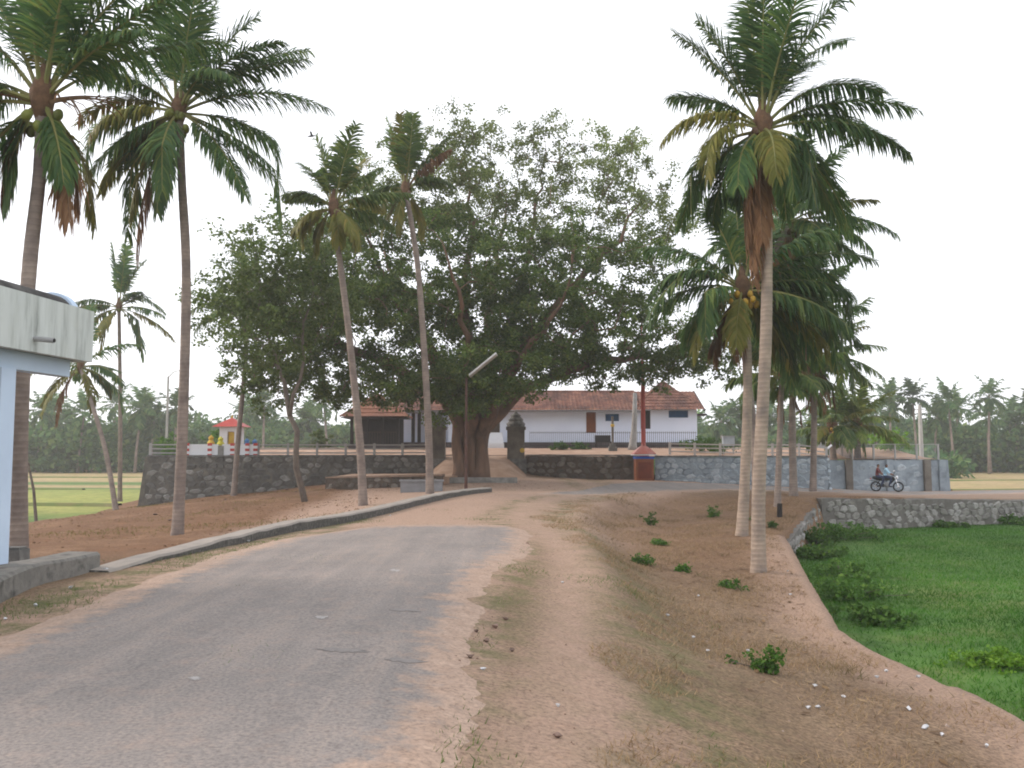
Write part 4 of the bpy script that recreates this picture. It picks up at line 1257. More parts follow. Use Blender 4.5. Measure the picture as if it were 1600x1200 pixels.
# ------------------------------------------------------------------ coconut palms
def frond(rng, L, az, e0, bend, nleaf, leaflen, droop, width, mats, twist=0.0, shred=0.0, sway=0.0):
    """one pinnate leaf growing from the origin; angles in degrees, azimuth 0 = +X"""
    nseg = 14
    p = Vector((0, 0, 0)); pts = [p.copy()]; tang = []
    kt = rng.uniform(.4, .75); kink = rng.uniform(.4, 1.0) if (rng.random() < .22 and e0 < 55) else 0
    tat = rng.uniform(0, .28) if rng.random() < .4 else 0
    dj = rng.uniform(.12, .34)
    for i in range(nseg):
        t = (i + .5) / nseg
        e = max(R(-86), R(e0) - bend * t ** 1.25 - (kink if t > kt else 0))
        a = R(az) + twist * t
        d = Vector((math.cos(e) * math.cos(a), math.cos(e) * math.sin(a), math.sin(e)))
        d = (d + Vector((sway * t, 0, 0))).normalized()
        p = p + d * (L / nseg); pts.append(p.copy()); tang.append(d)
    mb = MB()
    mb.tube(pts, [lerp(.055, .008, (i / nseg) ** .7) for i in range(nseg + 1)], 4, 1, caps=False)
    perp = Vector((-math.sin(R(az)), math.cos(R(az)), 0))
    vs, fs = [], []
    G = Vector((sway * .5, 0, -1))
    for j in range(nleaf):
        t = .17 + .83 * (j + .5) / nleaf
        k = t * nseg; i = min(int(k), nseg - 1); pos = pts[i].lerp(pts[i + 1], k - i); T = tang[i]
        S = T.cross(Vector((0, 0, 1)))
        S = S.normalized() if S.length > .25 else perp
        U = S.cross(T)
        pr = min(1.0, .45 + (t - .15) / .3) * (1 - .62 * max(0, (t - .5) / .5) ** 1.5)
        for sd_ in (-1, 1):
            if rng.random() < shred + tat * t: continue
            l = leaflen * pr * rng.uniform(.7, 1.15)
            d0 = (T * (.45 + .5 * t) + S * (sd_ * .85) + U * .22 + Vector((rng.uniform(-dj, dj), rng.uniform(-dj, dj), rng.uniform(-dj, .1)))).normalized()
            dr = droop * rng.uniform(.55, 1.55)
            d0 = (d0 + G * (dr * .35)).normalized()
            d1 = (d0 + G * dr).normalized(); d2 = (d1 + G * dr).normalized()
            q1 = pos + d0 * (l * .38); q2 = q1 + d1 * (l * .36); q3 = q2 + d2 * (l * .26)
            wv = T - d0 * T.dot(d0)
            wv = wv.normalized() * (width * rng.uniform(.8, 1.15) * (.6 + .4 * pr))
            n = len(vs)
            vs += [pos - wv * .35, pos + wv * .35, q1 - wv * .5, q1 + wv * .5, q2 - wv * .38, q2 + wv * .38, q3]
            fs += [(n, n+1, n+3, n+2), (n+2, n+3, n+5, n+4), (n+4, n+5, n+6)]
    mb.add(vs, fs, 0)
    return mb.mesh('frond', mats)

nut_cache = {}
def nut_mesh(kind):
    if kind not in nut_cache:
        mb = MB(); mb.ball((0, 0, 0), .10, .10, .13, 9, 7); nut_cache[kind] = mb.mesh('coconut', M['coconut_' + kind], True)
    return nut_cache[kind]

def palm(label, base, crown, mids=(), r0=.2, r1=.12, spec=None, n=20, L=4.2, seed=1, nuts=8, nut='green', leaf=.95, nleaf=62, tmat='trunk', dead=0, green=FR_G,
         name='coconut_palm', width=.075, sway=.06, upright=0, group='coconut palms near the road'):
    """base=(px,py,Y,z or None), crown=(px,py,Y); mids: (px,py,fraction of depth)"""
    g = random.Random(seed)
    B = at(base[0], base[1], base[2])
    B.z = base[3] if len(base) > 3 and base[3] is not None else ground(B.x, B.y)
    C = at(*crown)
    t = thing(name, label, 'palm tree', tuple(B), group)
    pl = [B - Vector((0, 0, .3))] + [at(px, py, lerp(base[2], crown[2], f)) for px, py, f in mids] + [C]
    # smooth through the points
    D = []
    for i in range(len(pl) - 1):
        p0, p1, p2, p3 = pl[max(i-1, 0)], pl[i], pl[i+1], pl[min(i+2, len(pl)-1)]
        k = max(6, int((p2 - p1).length / .16))
        for j in range(k):
            s = j / k
            D.append(.5 * ((2*p1) + (p2-p0)*s + (2*p0-5*p1+4*p2-p3)*s*s + (3*p1-p0-3*p2+p3)*s**3))
    D.append(C)
    H = len(D) - 1
    rad = [(lerp(r0, r1, (i / H) ** .6) + r0 * .55 * math.exp(-i * .16 / .30)) * (1 + (.012 if i % 2 else -.01) + .02 * math.sin(i * .37)) for i in range(H + 1)]
    mb = MB(); mb.tube([p - B for p in D], rad, 11)
    mb.build('trunk', M[tmat], t, smooth=True)
    c = C - B
    mb = MB(); mb.lathe([(r1 * .9, -.35), (r1 * 1.7, -.05), (r1 * 2.1, .25), (r1 * 1.2, .55), (.04, .85)], 9)
    mb.build('crown_shaft', M['palm_brown'], t, tuple(c), smooth=True)
    F_ = list(spec or [])
    if spec is None or n:
        m_ = n
        for k in range(m_):
            u = k / max(1, m_ - 1)
            e0 = lerp(84, -28, u ** .85) + g.uniform(-8, 8)
            F_.append((k * 137.5 + g.uniform(-15, 15), max(e0, upright), lerp(.35, 1.15, u) * g.uniform(.8, 1.25), L * g.uniform(.85, 1.08) * lerp(.88, 1.0, min(1, u * 2.5))))
    if spec:
        F_ = [(f[0] + g.uniform(-9, 9), f[1] + g.uniform(-7, 7), f[2] * g.uniform(.75, 1.3), f[3] * g.uniform(.88, 1.1)) + tuple(f[4:]) for f in F_]
        F_ += [(g.uniform(-50, 230), g.uniform(-45, 50), g.uniform(.7, 1.6), L * g.uniform(.65, .9) * .85) for _ in range(2)]
    for k, f in enumerate(F_):
        az, e0, bd, ln = f[:4]
        kind = f[4] if len(f) > 4 else ('y' if (e0 < -8 and g.random() < .4) or g.random() < .04 else 'g')
        mats = {'g': [green, RACH], 'y': [FR_Y, RACH], 'b': [FR_B, RACH_B], 's': [FR_B, RACH_B]}[kind]
        dr = .30 if e0 > 60 else (.62 if e0 > 15 else .95)
        me = frond(g, ln, az, e0, bd, nleaf, leaf * g.uniform(.9, 1.1) * (.82 if kind == 'y' else 1), dr * g.uniform(.8, 1.2) if kind != 'b' else 1.6, width, mats, g.uniform(-.35, .35), .35 if kind == 'b' else (.96 if kind == 's' else .07), sway)
        a = R(az)
        place('frond', me, t, (c.x + .1 * math.cos(a), c.y + .1 * math.sin(a), c.z + .35 * max(0, e0) / 90))
    for k in range(dead):
        me = frond(g, L * g.uniform(.55, .8), g.uniform(0, 360), -62 + g.uniform(-12, 12), .6, nleaf // 2, leaf * .8, 1.6, width, [FR_B, RACH_B], 0, .3, sway)
        place('frond', me, t, tuple(c - Vector((0, 0, .15))))
    for k in range(nuts):
        a = g.uniform(0, 6.283); rr_ = g.uniform(.22, .5)
        place('coconut', nut_mesh(nut if g.random() < .8 else 'green'), t, (c.x + rr_ * math.cos(a), c.y + rr_ * math.sin(a), c.z - g.uniform(.05, .55)), (g.uniform(-.5, .5), g.uniform(-.5, .5), 0))
    return t

# right foreground palm
palm('tall pale trunked coconut palm, nearest of the right hand clump', (1185, 885, 22.2), (1192, 205, 22.6), [(1186, 760, .2), (1197, 520, .5), (1198, 330, .8)], .19, .125, n=0, nuts=9, nut='brown', seed=21, tmat='trunk_pale', nleaf=112, leaf=.95, width=.052, green=FR_D,
     spec=[(172,58,.35,3.5),(165,66,.3,3.3),(95,84,.15,4.1),(60,80,.35,4.2),(300,78,.3,4.1),(250,82,.25,3.6),(20,74,.75,4.2),(340,66,.8,4.0),(40,60,.8,4.0),(5,55,1.0,3.9),
           (0,34,.75,3.7),(12,24,.85,3.9),(352,12,.85,4.0),(183,20,1.5,3.1,'y'),(205,12,1.55,3.0,'y'),(170,5,1.5,2.9),(268,-18,1.1,2.3,'y'),(292,-34,.9,2.3,'g'),(150,-10,1.1,3.1,'g'),
           (225,-30,.9,2.7,'g'),(325,-25,.9,3.0),(28,-8,1.0,3.6),(60,-5,1.1,3.4),(120,-25,1.1,3.0),(345,-35,.8,3.0,'g'),
           (190,-72,.3,3.5,'b'),(172,-76,.25,3.3,'b'),(212,-74,.3,3.4,'b'),(200,-80,.2,3.7,'b'),(180,-80,.2,2.8,'b'),(235,-78,.2,3.0,'b'),(160,-74,.2,2.6,'b')])
palm('coconut palm with yellow nuts just left behind the nearest right palm', (1158, 836, 29), (1160, 455, 29.5), [(1166, 700, .35), (1168, 560, .7)], .20, .13, n=0, nuts=16, nut='yellow', seed=22, tmat='trunk_pale', nleaf=96, leaf=1.15, width=.07, green=FR_D,
     spec=[(178,30,1.15,3.9,'g'),(190,42,1.5,3.6,'g'),(168,20,1.2,3.8),(2,32,.9,4.4,'g'),(348,24,1.0,4.5),(12,40,1.1,4.3),(20,15,1.0,4.2),(335,50,1.1,4.0),(100,80,.4,3.8),(200,72,.6,3.7),(320,75,.5,3.8),(40,66,.7,4.0),
           (140,50,.9,3.8),(220,5,1.1,3.2),(320,-5,1.0,3.4),(30,-10,1.0,3.8),(60,10,1.0,4),(120,5,1.1,3.6),(10,-30,.8,3.6),(350,-40,.7,3.4),(355,8,1.0,4.4),(25,30,1.0,4.4),(15,-12,.9,4.2),(5,-50,.5,3.4),(30,-45,.5,3.6),(190,-30,.8,3.0,'y'),(250,-50,.6,2.4,'y'),(160,-62,.4,2.6,'b'),(200,-70,.4,2.4,'b')])
palm('slim leaning coconut palm crowded between the two nearest right palms', (1182, 815, 33), (1232, 350, 36), [(1180, 700, .25), (1166, 560, .5), (1178, 470, .7)], .20, .12, n=28, L=3.9, nuts=8, nut='brown', seed=23, dead=6, green=FR_D, width=.085, leaf=1.1, nleaf=74)
palm('coconut palm with dense dark crown behind the right hand clump', (1240, 775, 42), (1243, 500, 43), [(1238, 640, .5)], .21, .13, n=30, L=3.9, nuts=8, seed=24, dead=4, green=FR_D, nleaf=66, width=.095, leaf=1.15)
palm('coconut palm with yellow hanging dead fronds before the terrace corner', (1270, 770, 48), (1272, 560, 48), [(1272, 660, .5)], .20, .13, n=28, L=4.0, nuts=6, nut='yellow', seed=25, leaf=1.1, dead=6, nleaf=50, width=.1)
palm('thin coconut palm right behind the pale trunk, crown half hidden', (1214, 790, 39), (1222, 590, 40), [(1218, 690, .5)], .16, .11, n=16, L=3.0, nuts=4, seed=26, dead=2, nleaf=50, width=.09)
palm('young bright green palm with orange stalks on the terrace corner', (1340, 705, 62, 1.6), (1338, 665, 62), [], .22, .2, n=20, L=3.6, nuts=9, nut='yellow', seed=27, nleaf=46, width=.11, green=leaf_mat('young_palm_leaf', (.10, .15, .03), (.15, .20, .04), (.22, .24, .05), .35, .5, .2), upright=2)
palm('young palm with orange stalks left of the bright green one', (1302, 705, 61, 1.6), (1300, 668, 61), [], .2, .18, n=16, L=3.1, nuts=9, nut='yellow', seed=28, nleaf=46, width=.11, upright=2)
# left foreground palms
palm('tall coconut palm beside the white shelter at the left edge', (30, 872, 17), (66, 165, 17.4), [(32, 640, .3), (46, 420, .6), (62, 270, .85)], .18, .12, n=0, nuts=7, nut='green', seed=31, nleaf=112, leaf=.9, width=.05, green=FR_D,
     spec=[(95,84,.2,3.7),(40,80,.3,3.7),(130,78,.3,3.6),(260,80,.3,3.4),(170,72,.4,3.6),(10,68,.45,3.5),(320,74,.4,3.3),(180,50,.7,3.6),(0,48,.8,3.5),(20,42,.7,3.6),(165,35,.9,3.6),(345,40,1.0,3.2),
           (175,4,.6,3.4),(185,14,.7,3.3),(5,16,.5,1.5,'s'),(350,4,.6,1.3,'s'),(190,18,.4,1.5,'s'),(20,30,.4,1.2,'s'),(205,-58,.6,1.9,'g'),(335,-62,.5,2.1,'g'),(195,-64,.4,2.2,'b'),(350,-68,.4,2.6,'b'),(30,-66,.4,2.4,'b'),(220,-70,.3,2.1,'g')])
palm('tall curving coconut palm standing behind the road kerb', (277, 833, 25.5), (280, 178, 26), [(286, 650, .3), (291, 430, .6), (284, 280, .82)], .175, .115, n=0, nuts=12, nut='green', seed=32, nleaf=112, leaf=1.05, width=.054, green=FR_D,
     spec=[(95,84,.2,4.0),(60,78,.35,4.2),(140,80,.3,4.1),(300,80,.3,4.0),(230,82,.3,4.0),(10,70,.4,4.2),(5,50,.85,4.6),(350,56,.8,4.0),(30,45,.8,4.2),(170,58,.7,4.2),(165,44,.8,4.2),(185,36,1.0,3.6),
           (356,18,.9,4.4),(20,10,.9,4.2),(345,-20,.55,4.3),(12,-32,.5,4.4),(330,-38,.5,4.0),(176,26,1.35,3.5,'y'),(190,16,1.5,3.5),(200,4,1.3,3.2,'y'),(215,-20,.9,3.2),(160,-24,.75,3.7),(150,-40,.5,4.8,'g'),(195,-52,.5,4.0,'y'),(262,-50,.6,3.0,'g'),(240,-66,.4,3.4,'g'),(185,-60,.3,5.0,'b')])
palm('coconut palm with upright tuft and yellow skirt in front of the fig', (568, 786, 35), (521, 328, 35.5), [(562, 690, .25), (545, 520, .55), (530, 400, .85)], .19, .11, n=0, nuts=5, nut='brown', seed=33, nleaf=76, leaf=.95, width=.075,
     spec=[(80,84,.2,2.9),(200,78,.3,2.8),(320,76,.3,2.9),(40,68,.4,2.9),(20,60,.5,2.9),(150,60,.6,2.4),(170,40,1.0,2.4),(185,28,1.0,2.2),(355,22,.7,3.3,'g'),(10,8,1.0,2.4),(178,0,1.4,2.2,'y'),(200,-20,1.2,2.0,'y'),(215,0,1.4,2.0,'y'),(320,-15,1.3,2.2,'y'),(345,-25,1.1,2.2,'y'),(20,-40,.8,2.0,'y'),(300,-45,.8,1.9,'y'),(160,-40,.8,2.0,'y')])
palm('coconut palm with narrow upright crown touching the fig tree', (672, 770, 42), (634, 300, 42.5), [(668, 640, .25), (655, 440, .65), (643, 350, .88)], .21, .12, n=0, nuts=4, nut='brown', seed=34, nleaf=72, leaf=.9, width=.08,
     spec=[(90,86,.15,3.6),(180,82,.2,3.5),(300,82,.2,3.6),(30,76,.3,3.4),(10,66,.35,3.2),(230,80,.2,3.3),(350,58,.5,3.0,'b'),(150,75,.25,3.3),(5,40,1.1,2.4),(335,30,1.2,2.2),(175,20,1.2,2.0),(200,0,1.4,1.8,'y'),(190,-60,.4,2.6,'y'),(230,-66,.4,2.4,'y'),(250,-60,.4,2.2,'y')])
palm('small slender palm with tufted crown left of the curving palm', (188, 765, 66, -1.6), (186, 482, 66), [(188, 640, .5)], .19, .12, n=0, nuts=5, seed=35, nleaf=50, leaf=1.1, width=.12, name='coconut_palm', green=FR_D,
     spec=[(90,85,.2,4.6),(200,82,.25,4.4),(320,82,.25,4.5),(20,74,.3,4.0),(170,35,.9,4.2),(8,30,.9,4.4),(350,12,.9,4.2),(190,20,1.0,4.0),(20,-10,.7,4.2),(165,-5,.8,4.0),(200,-30,.6,4.0),(340,-30,.7,4.0),(10,-45,.6,4.5),(185,-50,.6,4.0,'y'),(250,-40,.6,3.5)])
palm('leaning palm whose drooping crown hides behind the shelter roof', (183, 790, 52), (126, 575, 55), [(165, 705, .3), (140, 620, .7)], .17, .11, n=0, nuts=4, seed=36, nleaf=50, leaf=1.0, width=.1, green=FR_D,
     spec=[(95,80,.3,3.6),(180,45,.8,3.8),(5,40,.9,3.8),(200,10,1.0,3.8,'y'),(350,5,1.0,3.6),(170,-15,.9,3.8,'y'),(15,-25,.8,3.6),(220,-40,.7,3.4,'y'),(330,-45,.7,3.4,'y'),(190,-50,.6,3.4,'b'),(120,20,.8,3.6),(60,20,.8,3.6)])
palm('coconut palm half hidden in the light green foliage left of the fig', (365, 768, 54), (388, 475, 55), [(372, 690, .3), (383, 570, .65)], .19, .12, n=20, L=4.0, nuts=5, seed=37, nleaf=50, width=.1)
# thin leaning pole in the left field
q = at(58, 806, 46)
mb = MB(); mb.tube([(0, 0, -.3), (-.25, .05, 1.6), (-.62, .1, 3.0)], [.09, .07, .05], 7)
tag(mb.build('leaning_post', M['bark_grey'], loc=(q.x, 46, ground(q.x, 46))), 'thin leaning wooden post left in the paddy by the shelter', 'post')
q = at(1218, 802, 36.5)
mb = MB(); mb.tube([(0, 0, -.3), (.02, 0, .55)], [.12, .10], 7)
tag(mb.build('wooden_stump', M['dark'], loc=(q.x, 36.5, gz(q.x, 36.5))), 'short dark stump on the bank behind the pale palm trunk', 'stump')

# ------------------------------------------------------------------ broadleaf trees
def leaves(name, C, Rr, per, size, mat, parent, origin, seed, flat=.75):
    """C: cluster centres (n,3); leaf faces scattered round them"""
    g = np.random.RandomState(seed)
    n = len(C)
    c = np.repeat(C, per, axis=0); rr_ = np.repeat(Rr, per)[:, None]
    d = g.normal(size=(n * per, 3)); d /= np.linalg.norm(d, axis=1)[:, None]
    p = c + d * rr_ * (g.uniform(0, 1, (n * per, 1)) ** .55) * np.array([1, 1, flat])
    p[:, 2] -= .12 * rr_[:, 0] * np.hypot(p[:, 0] - c[:, 0], p[:, 1] - c[:, 1])
    a = g.normal(size=p.shape); a[:, 2] = a[:, 2] * .7 - .45; a /= np.linalg.norm(a, axis=1)[:, None]
    b = np.cross(a, g.normal(size=p.shape)); b /= np.linalg.norm(b, axis=1)[:, None]
    nn = np.cross(a, b)
    s = size * g.uniform(.65, 1.3, (len(p), 1))
    w = s * g.uniform(.30, .42, (len(p), 1))
    V_ = np.stack([p, p + a * s * .55 + b * w + nn * s * .08, p + a * s * 1.05, p + a * s * .55 - b * w + nn * s * .08], 1).reshape(-1, 3) - np.array(origin)
    F_ = np.arange(len(V_)).reshape(-1, 4)
    me = raw_mesh(name, V_, F_, mat)
    return place(name, me, parent, (0, 0, 0))
class Skel:
    def __init__(s): s.p, s.par, s.fix = [], [], []
    def node(s, p, par, r=None): s.p.append(Vector(p)); s.par.append(par); s.fix.append(r); return len(s.p) - 1
def grow(tree, origin, limbs, tips, rng, bark, tip_r=.018, name='limb', r_pow=2.4, rmax=1.0):
    """limbs: list of polylines [(Vector, r), ...]; tips: array of points; every tip is joined to the nearest wood"""
    sk = Skel(); limb_of = {}
    for li, ln in enumerate(limbs):
        par = -1
        for i in range(len(ln) - 1):
            (a, ra), (b, rb) = ln[i], ln[i + 1]
            k = max(2, int((b - a).length / .8))
            for j in range(k + (1 if i == len(ln) - 2 else 0)):
                s_ = j / k
                jit = Vector((rng.uniform(-.22, .22), rng.uniform(-.22, .22), rng.uniform(-.12, .12))) * min(1.0, 1.2 - ra) * (1 if (i or j) else 0)
                par = sk.node(a.lerp(b, s_) + jit, par, lerp(ra, rb, s_)); limb_of[par] = li
    P = np.array([tuple(p) for p in sk.p]); root = P[0]
    order = np.argsort(np.min(np.linalg.norm(tips[:, None] - P[None], axis=2), axis=1))
    cap = len(P) + len(tips) * 8
    A = np.zeros((cap, 3)); A[:len(P)] = P; m = len(P)
    dep = np.linalg.norm(A[:m] - root, axis=1)
    D_ = np.zeros(cap); D_[:m] = dep
    strands = []
    for ti_ in order:
        q = tips[ti_]
        dd = np.linalg.norm(A[:m] - q, axis=1) + .35 * np.maximum(0, D_[:m] - np.linalg.norm(q - root)) + .25 * np.maximum(0, A[:m, 2] - q[2])
        j = int(np.argmin(dd)); a = Vector(A[j]); b = Vector(q)
        k = max(1, min(7, int((b - a).length / .8)))
        st = [j]; sag = (b - a).length * .08
        for i in range(1, k + 1):
            s_ = i / k
            p = a.lerp(b, s_) + Vector((rng.uniform(-.12, .12), rng.uniform(-.12, .12), math.sin(s_ * 3.14) * sag + rng.uniform(-.08, .08))) * (1 if i < k else 0)
            sk.node(p, st[-1]); A[m] = p; D_[m] = np.linalg.norm(np.array(p) - root); st.append(m); limb_of[m] = limb_of[j]; m += 1
        strands.append(st)
    rad2 = [0.0] * len(sk.p)
    for i in range(len(sk.p) - 1, -1, -1):
        if rad2[i] == 0: rad2[i] = tip_r ** r_pow
        if sk.par[i] >= 0: rad2[sk.par[i]] += rad2[i]
    rad = [min(rmax, x ** (1 / r_pow)) for x in rad2]
    mbs = {}
    for li, ln in enumerate(limbs): mbs[li] = MB()
    o = Vector(origin)
    idx = 0
    # limb cores
    start = 0
    for li, ln in enumerate(limbs):
        ids = [i for i in range(len(sk.p)) if sk.fix[i] is not None and limb_of[i] == li]
        mbs[li].tube([sk.p[i] - o for i in ids], [sk.fix[i] for i in ids], 8)
    for st in strands:
        rs_ = [min(rad[i], .14) for i in st]; rs_[0] = rs_[1] if len(rs_) > 1 else rs_[0]
        mbs[limb_of[st[0]]].tube([sk.p[i] - o for i in st], rs_, 5 if max(rs_) > .05 else 4, caps=False)
    for li in mbs: mbs[li].build(name, bark, tree, smooth=True)
def blob_points(rng, blobs, dens):
    """blobs: (px,py,rx,ry,Y,ry_depth,count); shells filled outward"""
    pts, ids = [], []
    for bi, (px, py, rx, ry, Y, dY, n) in enumerate(blobs):
        c = at(px, py, Y); sx, sz = rx * Y / FPX, ry * Y / FPX
        for k in range(int(n * dens)):
            while True:
                v = Vector((rng.uniform(-1, 1), rng.uniform(-1, 1), rng.uniform(-1, 1)))
                if v.length <= 1 and v.length > .25: break
            pts.append((c.x + v.x * sx, c.y + v.y * dY, c.z + v.z * sz)); ids.append(bi)
    return np.array(pts), np.array(ids)

rng = random.Random(77)
FY0 = 54.0
tbase = at(737, 746, FY0); tbase.z = gz(tbase.x, FY0)
fig = thing('fig_tree', 'huge spreading fig tree with fluted trunk at the temple gate', 'tree', tuple(tbase))
def FP(px, py, Y=FY0): return at(px, py, Y)
fork = FP(735, 668)
# fluted trunk: two fused stems with buttress roots
mb = MB()
ph = [rng.uniform(0, 6.28) for _ in range(4)]
def lob(an, s):
    f = 1 - s
    return 1 + (.16 * math.sin(3 * an + ph[0] + s) + .10 * math.sin(5 * an + ph[1]) + .06 * math.sin(9 * an + ph[2] + 2 * s)) * (.55 + .45 * f) + .30 * max(0, math.sin(5 * an + ph[3])) * max(0, f - .72) / .28
zs = np.linspace(0, 1, 16)
pts = [Vector((tbase.x, FY0, tbase.z - .4)).lerp(fork, s) for s in zs]
mb.tube([p - tbase for p in pts], [lerp(.60, .52, s) + .5 * math.exp(-s * 8) for s in zs], 36, lobes=lob)
mb.build('trunk', M['bark'], fig, smooth=True)
for k, (px0, px1) in enumerate(((719, 712), (751, 758))):
    mb = MB(); a, b = FP(px0, 742, FY0 - .6), FP(px1, 650, FY0 - .3)
    mb.tube([a.lerp(b, s) - tbase + Vector((.06 * math.sin(s * 9), 0, -.3 * (1 - s))) for s in np.linspace(0, 1, 9)], [lerp(.36, .28, s) + .22 * math.exp(-s * 7) for s in np.linspace(0, 1, 9)], 14, lobes=lambda an, s: 1 + .12 * math.sin(4 * an + k))
    mb.build('stem', M['bark'], fig, smooth=True)
def LM(*pts): return [(FP(p[0], p[1], p[2]), p[3]) for p in pts]
limbs = [
    LM((726,690,54,.48),(704,625,53.5,.40),(664,540,53,.22),(612,450,52.5,.16),(565,350,52,.04)),
    LM((735,690,54,.48),(733,600,54.3,.36),(729,480,54.5,.24),(735,340,54.5,.12),(728,225,54.5,.03)),
    LM((746,690,54,.50),(786,592,53.2,.42),(838,520,52.5,.27),(900,440,52,.20),(965,375,51.5,.12),(1005,300,51.5,.03)),
    LM((742,690,54,.45),(768,600,55,.34),(806,480,56,.22),(835,350,56.5,.11),(852,235,56.5,.03)),
    LM((750,680,54,.42),(820,606,54.5,.30),(905,572,54.5,.28),(1000,556,54.5,.18),(1115,560,54.5,.06)),
    LM((724,680,54,.42),(690,618,53.5,.32),(604,566,53,.30),(505,528,52.5,.20),(425,560,52,.06)),
    LM((735,690,54,.40),(738,585,50.5,.22),(718,480,47.5,.12),(690,380,46,.03)),
    LM((740,690,54,.45),(752,570,57.5,.3),(770,450,61,.26),(790,330,62.5,.08)),
    LM((745,690,54,.40),(796,580,50.5,.22),(860,500,48,.12),(900,420,46.5,.03)),
    LM((728,690,54,.45),(694,590,57,.28),(640,480,60,.22),(600,390,62,.08)),
]
blobs = [  # px, py, rx, ry, Y, depth radius, weight ; the thin top, its leaves coloured as lit, first
    (718,230,58,66,54.5,4,26),(690,300,70,70,54,5,30),(745,320,80,70,54.5,6,32),(850,250,66,62,56,4,24),(830,340,90,70,56,6,34),(965,258,66,54,54,4,20),(930,330,90,70,53,6,30),(1010,340,66,85,52.5,5,26),(590,290,60,62,53,4,20),
    (600,400,95,85,52.5,7,46),(700,420,100,85,54,8,52),(800,430,110,80,55,8,56),(900,430,100,90,53,8,46),(1000,450,75,85,52,6,34),
    (540,480,100,70,52.5,6,44),(640,510,105,75,54,8,58),(750,510,110,75,54,8.5,66),(860,510,110,70,54,8.5,60),(960,520,90,60,54,7,40),(1060,545,75,48,54.5,5,22),
    (470,540,75,60,52,5,28),(430,600,42,38,52,3,8),(540,580,80,38,53,5,24),(630,590,70,40,54,6,28),(860,562,95,30,55,7,24),(950,572,80,24,55,6,13),(1050,570,70,24,54.5,4,11),(1115,565,38,28,54.5,3,7),(1090,520,45,40,54,4,12),(500,470,60,70,53,4,26),(520,390,60,60,52.5,4,24),(560,340,50,50,52.5,4,14),(430,520,60,60,52,4,20),(380,590,40,30,52,3,8),(460,600,60,30,52.5,3,10),(520,620,50,16,52.5,3,5),
    (690,590,75,40,50,5,22),(735,598,60,36,49.5,3,22),(690,632,34,16,50,2.5,7),(790,598,50,26,50,3,10),(640,612,40,18,51,3,6),(800,565,80,40,50,5,24),(700,610,50,22,51,4,8),(565,610,45,20,52.5,3,5)]
tips, ids = blob_points(rng, blobs, 1.0)
grow(fig, tbase, limbs, tips, rng, M['bark'], .02)
nrs = np.random.RandomState(4)
for bi in range(len(blobs)):
    sel = tips[ids == bi]
    if not len(sel): continue
    top = bi < 9
    # each tip carries a spray of several small clusters
    sub = np.repeat(sel, 3, axis=0) + nrs.normal(size=(len(sel) * 3, 3)) * np.array([.62, .62, .36])
    leaves('foliage', sub, nrs.uniform(.35, .72, len(sub)), 66 if top else 64, .155 if top else .18, LF_FIC_LIT if top else LF_FIC, fig, tbase, 100 + bi)

# light green slender tree left of the fig
sb = at(479, 786, 42); sb.z = gz(sb.x, 42)
lt = thing('light_green_tree', 'slender tree with bending trunk and light green foliage left of the fig', 'tree', tuple(sb))
lim = [[(sb - Vector((0, 0, .3)), .16), (at(466, 705, 42), .13), (at(453, 650, 42), .115), (at(432, 570, 42.5), .09), (at(408, 490, 43), .06), (at(395, 400, 43), .03)],
       [(at(453, 650, 42), .10), (at(470, 560, 42), .07), (at(490, 450, 42), .03)],
       [(at(432, 570, 42.5), .09), (at(390, 520, 43.5), .05), (at(350, 470, 44), .02)]]
bl2 = [(400,420,62,62,43,3,30),(445,470,70,62,43,3,30),(375,500,50,62,43.5,3,22),(430,540,60,45,43,3,20),(475,400,62,58,43,3,26),(520,430,45,50,43,3,16),(350,480,36,46,44,2,12),(405,370,38,28,43,2,8),(500,470,40,50,43,2.5,14)]
tp2, id2 = blob_points(rng, bl2, 1.0)
grow(lt, sb, lim, tp2, rng, M['bark_grey'], .012)
for bi in range(len(bl2)):
    sel = tp2[id2 == bi]
    sub = np.repeat(sel, 3, axis=0) + nrs.normal(size=(len(sel) * 3, 3)) * np.array([.5, .5, .4])
    leaves('foliage', sub, nrs.uniform(.35, .75, len(sub)), 30, .18, LF_LIGHT, lt, sb, 200 + bi)

# ------------------------------------------------------------------ distant coconut groves
g6 = random.Random(9)
n6 = np.random.RandomState(9)
def grove(label, segs, seed):
    """understorey mass of leaf sprays: segs = (x0,x1,y0,y1,top,count)"""
    g = np.random.RandomState(seed)
    Cs, Rs = [], []
    for (x0_, x1_, y0_, y1_, top_, cnt) in segs:
        x = g.uniform(x0_, x1_, cnt); y = g.uniform(y0_, y1_, cnt)
        hgt = top_ * (.86 + .14 * np.sin(x * .21 + seed) * np.sin(x * .087 + 1)) * (.75 + .35 * (y - y0_) / (y1_ - y0_))
        z = FIELD_Z + np.maximum(.3, hgt * g.uniform(0, 1, cnt) ** .8)
        Cs.append(np.c_[x, y, z]); Rs.append(g.uniform(.9, 2.0, cnt))
    C_ = np.concatenate(Cs); R_ = np.concatenate(Rs)
    o = leaves('far_grove', C_, R_, 16, .95, LF_FAR, None, (0, 0, 0), seed, flat=.8)
    tag(o, label, 'grove', kind='stuff')
grove('dense green grove beyond the left paddy field', [(-190, -10, 150, 185, 11.0, 7200), (-30, 30, 150, 180, 9.5, 1500)], 3)
grove('dense green grove beyond the right stubble field', [(25, 175, 150, 185, 9.6, 6000), (20, 60, 118, 130, 4.0, 500)], 4)

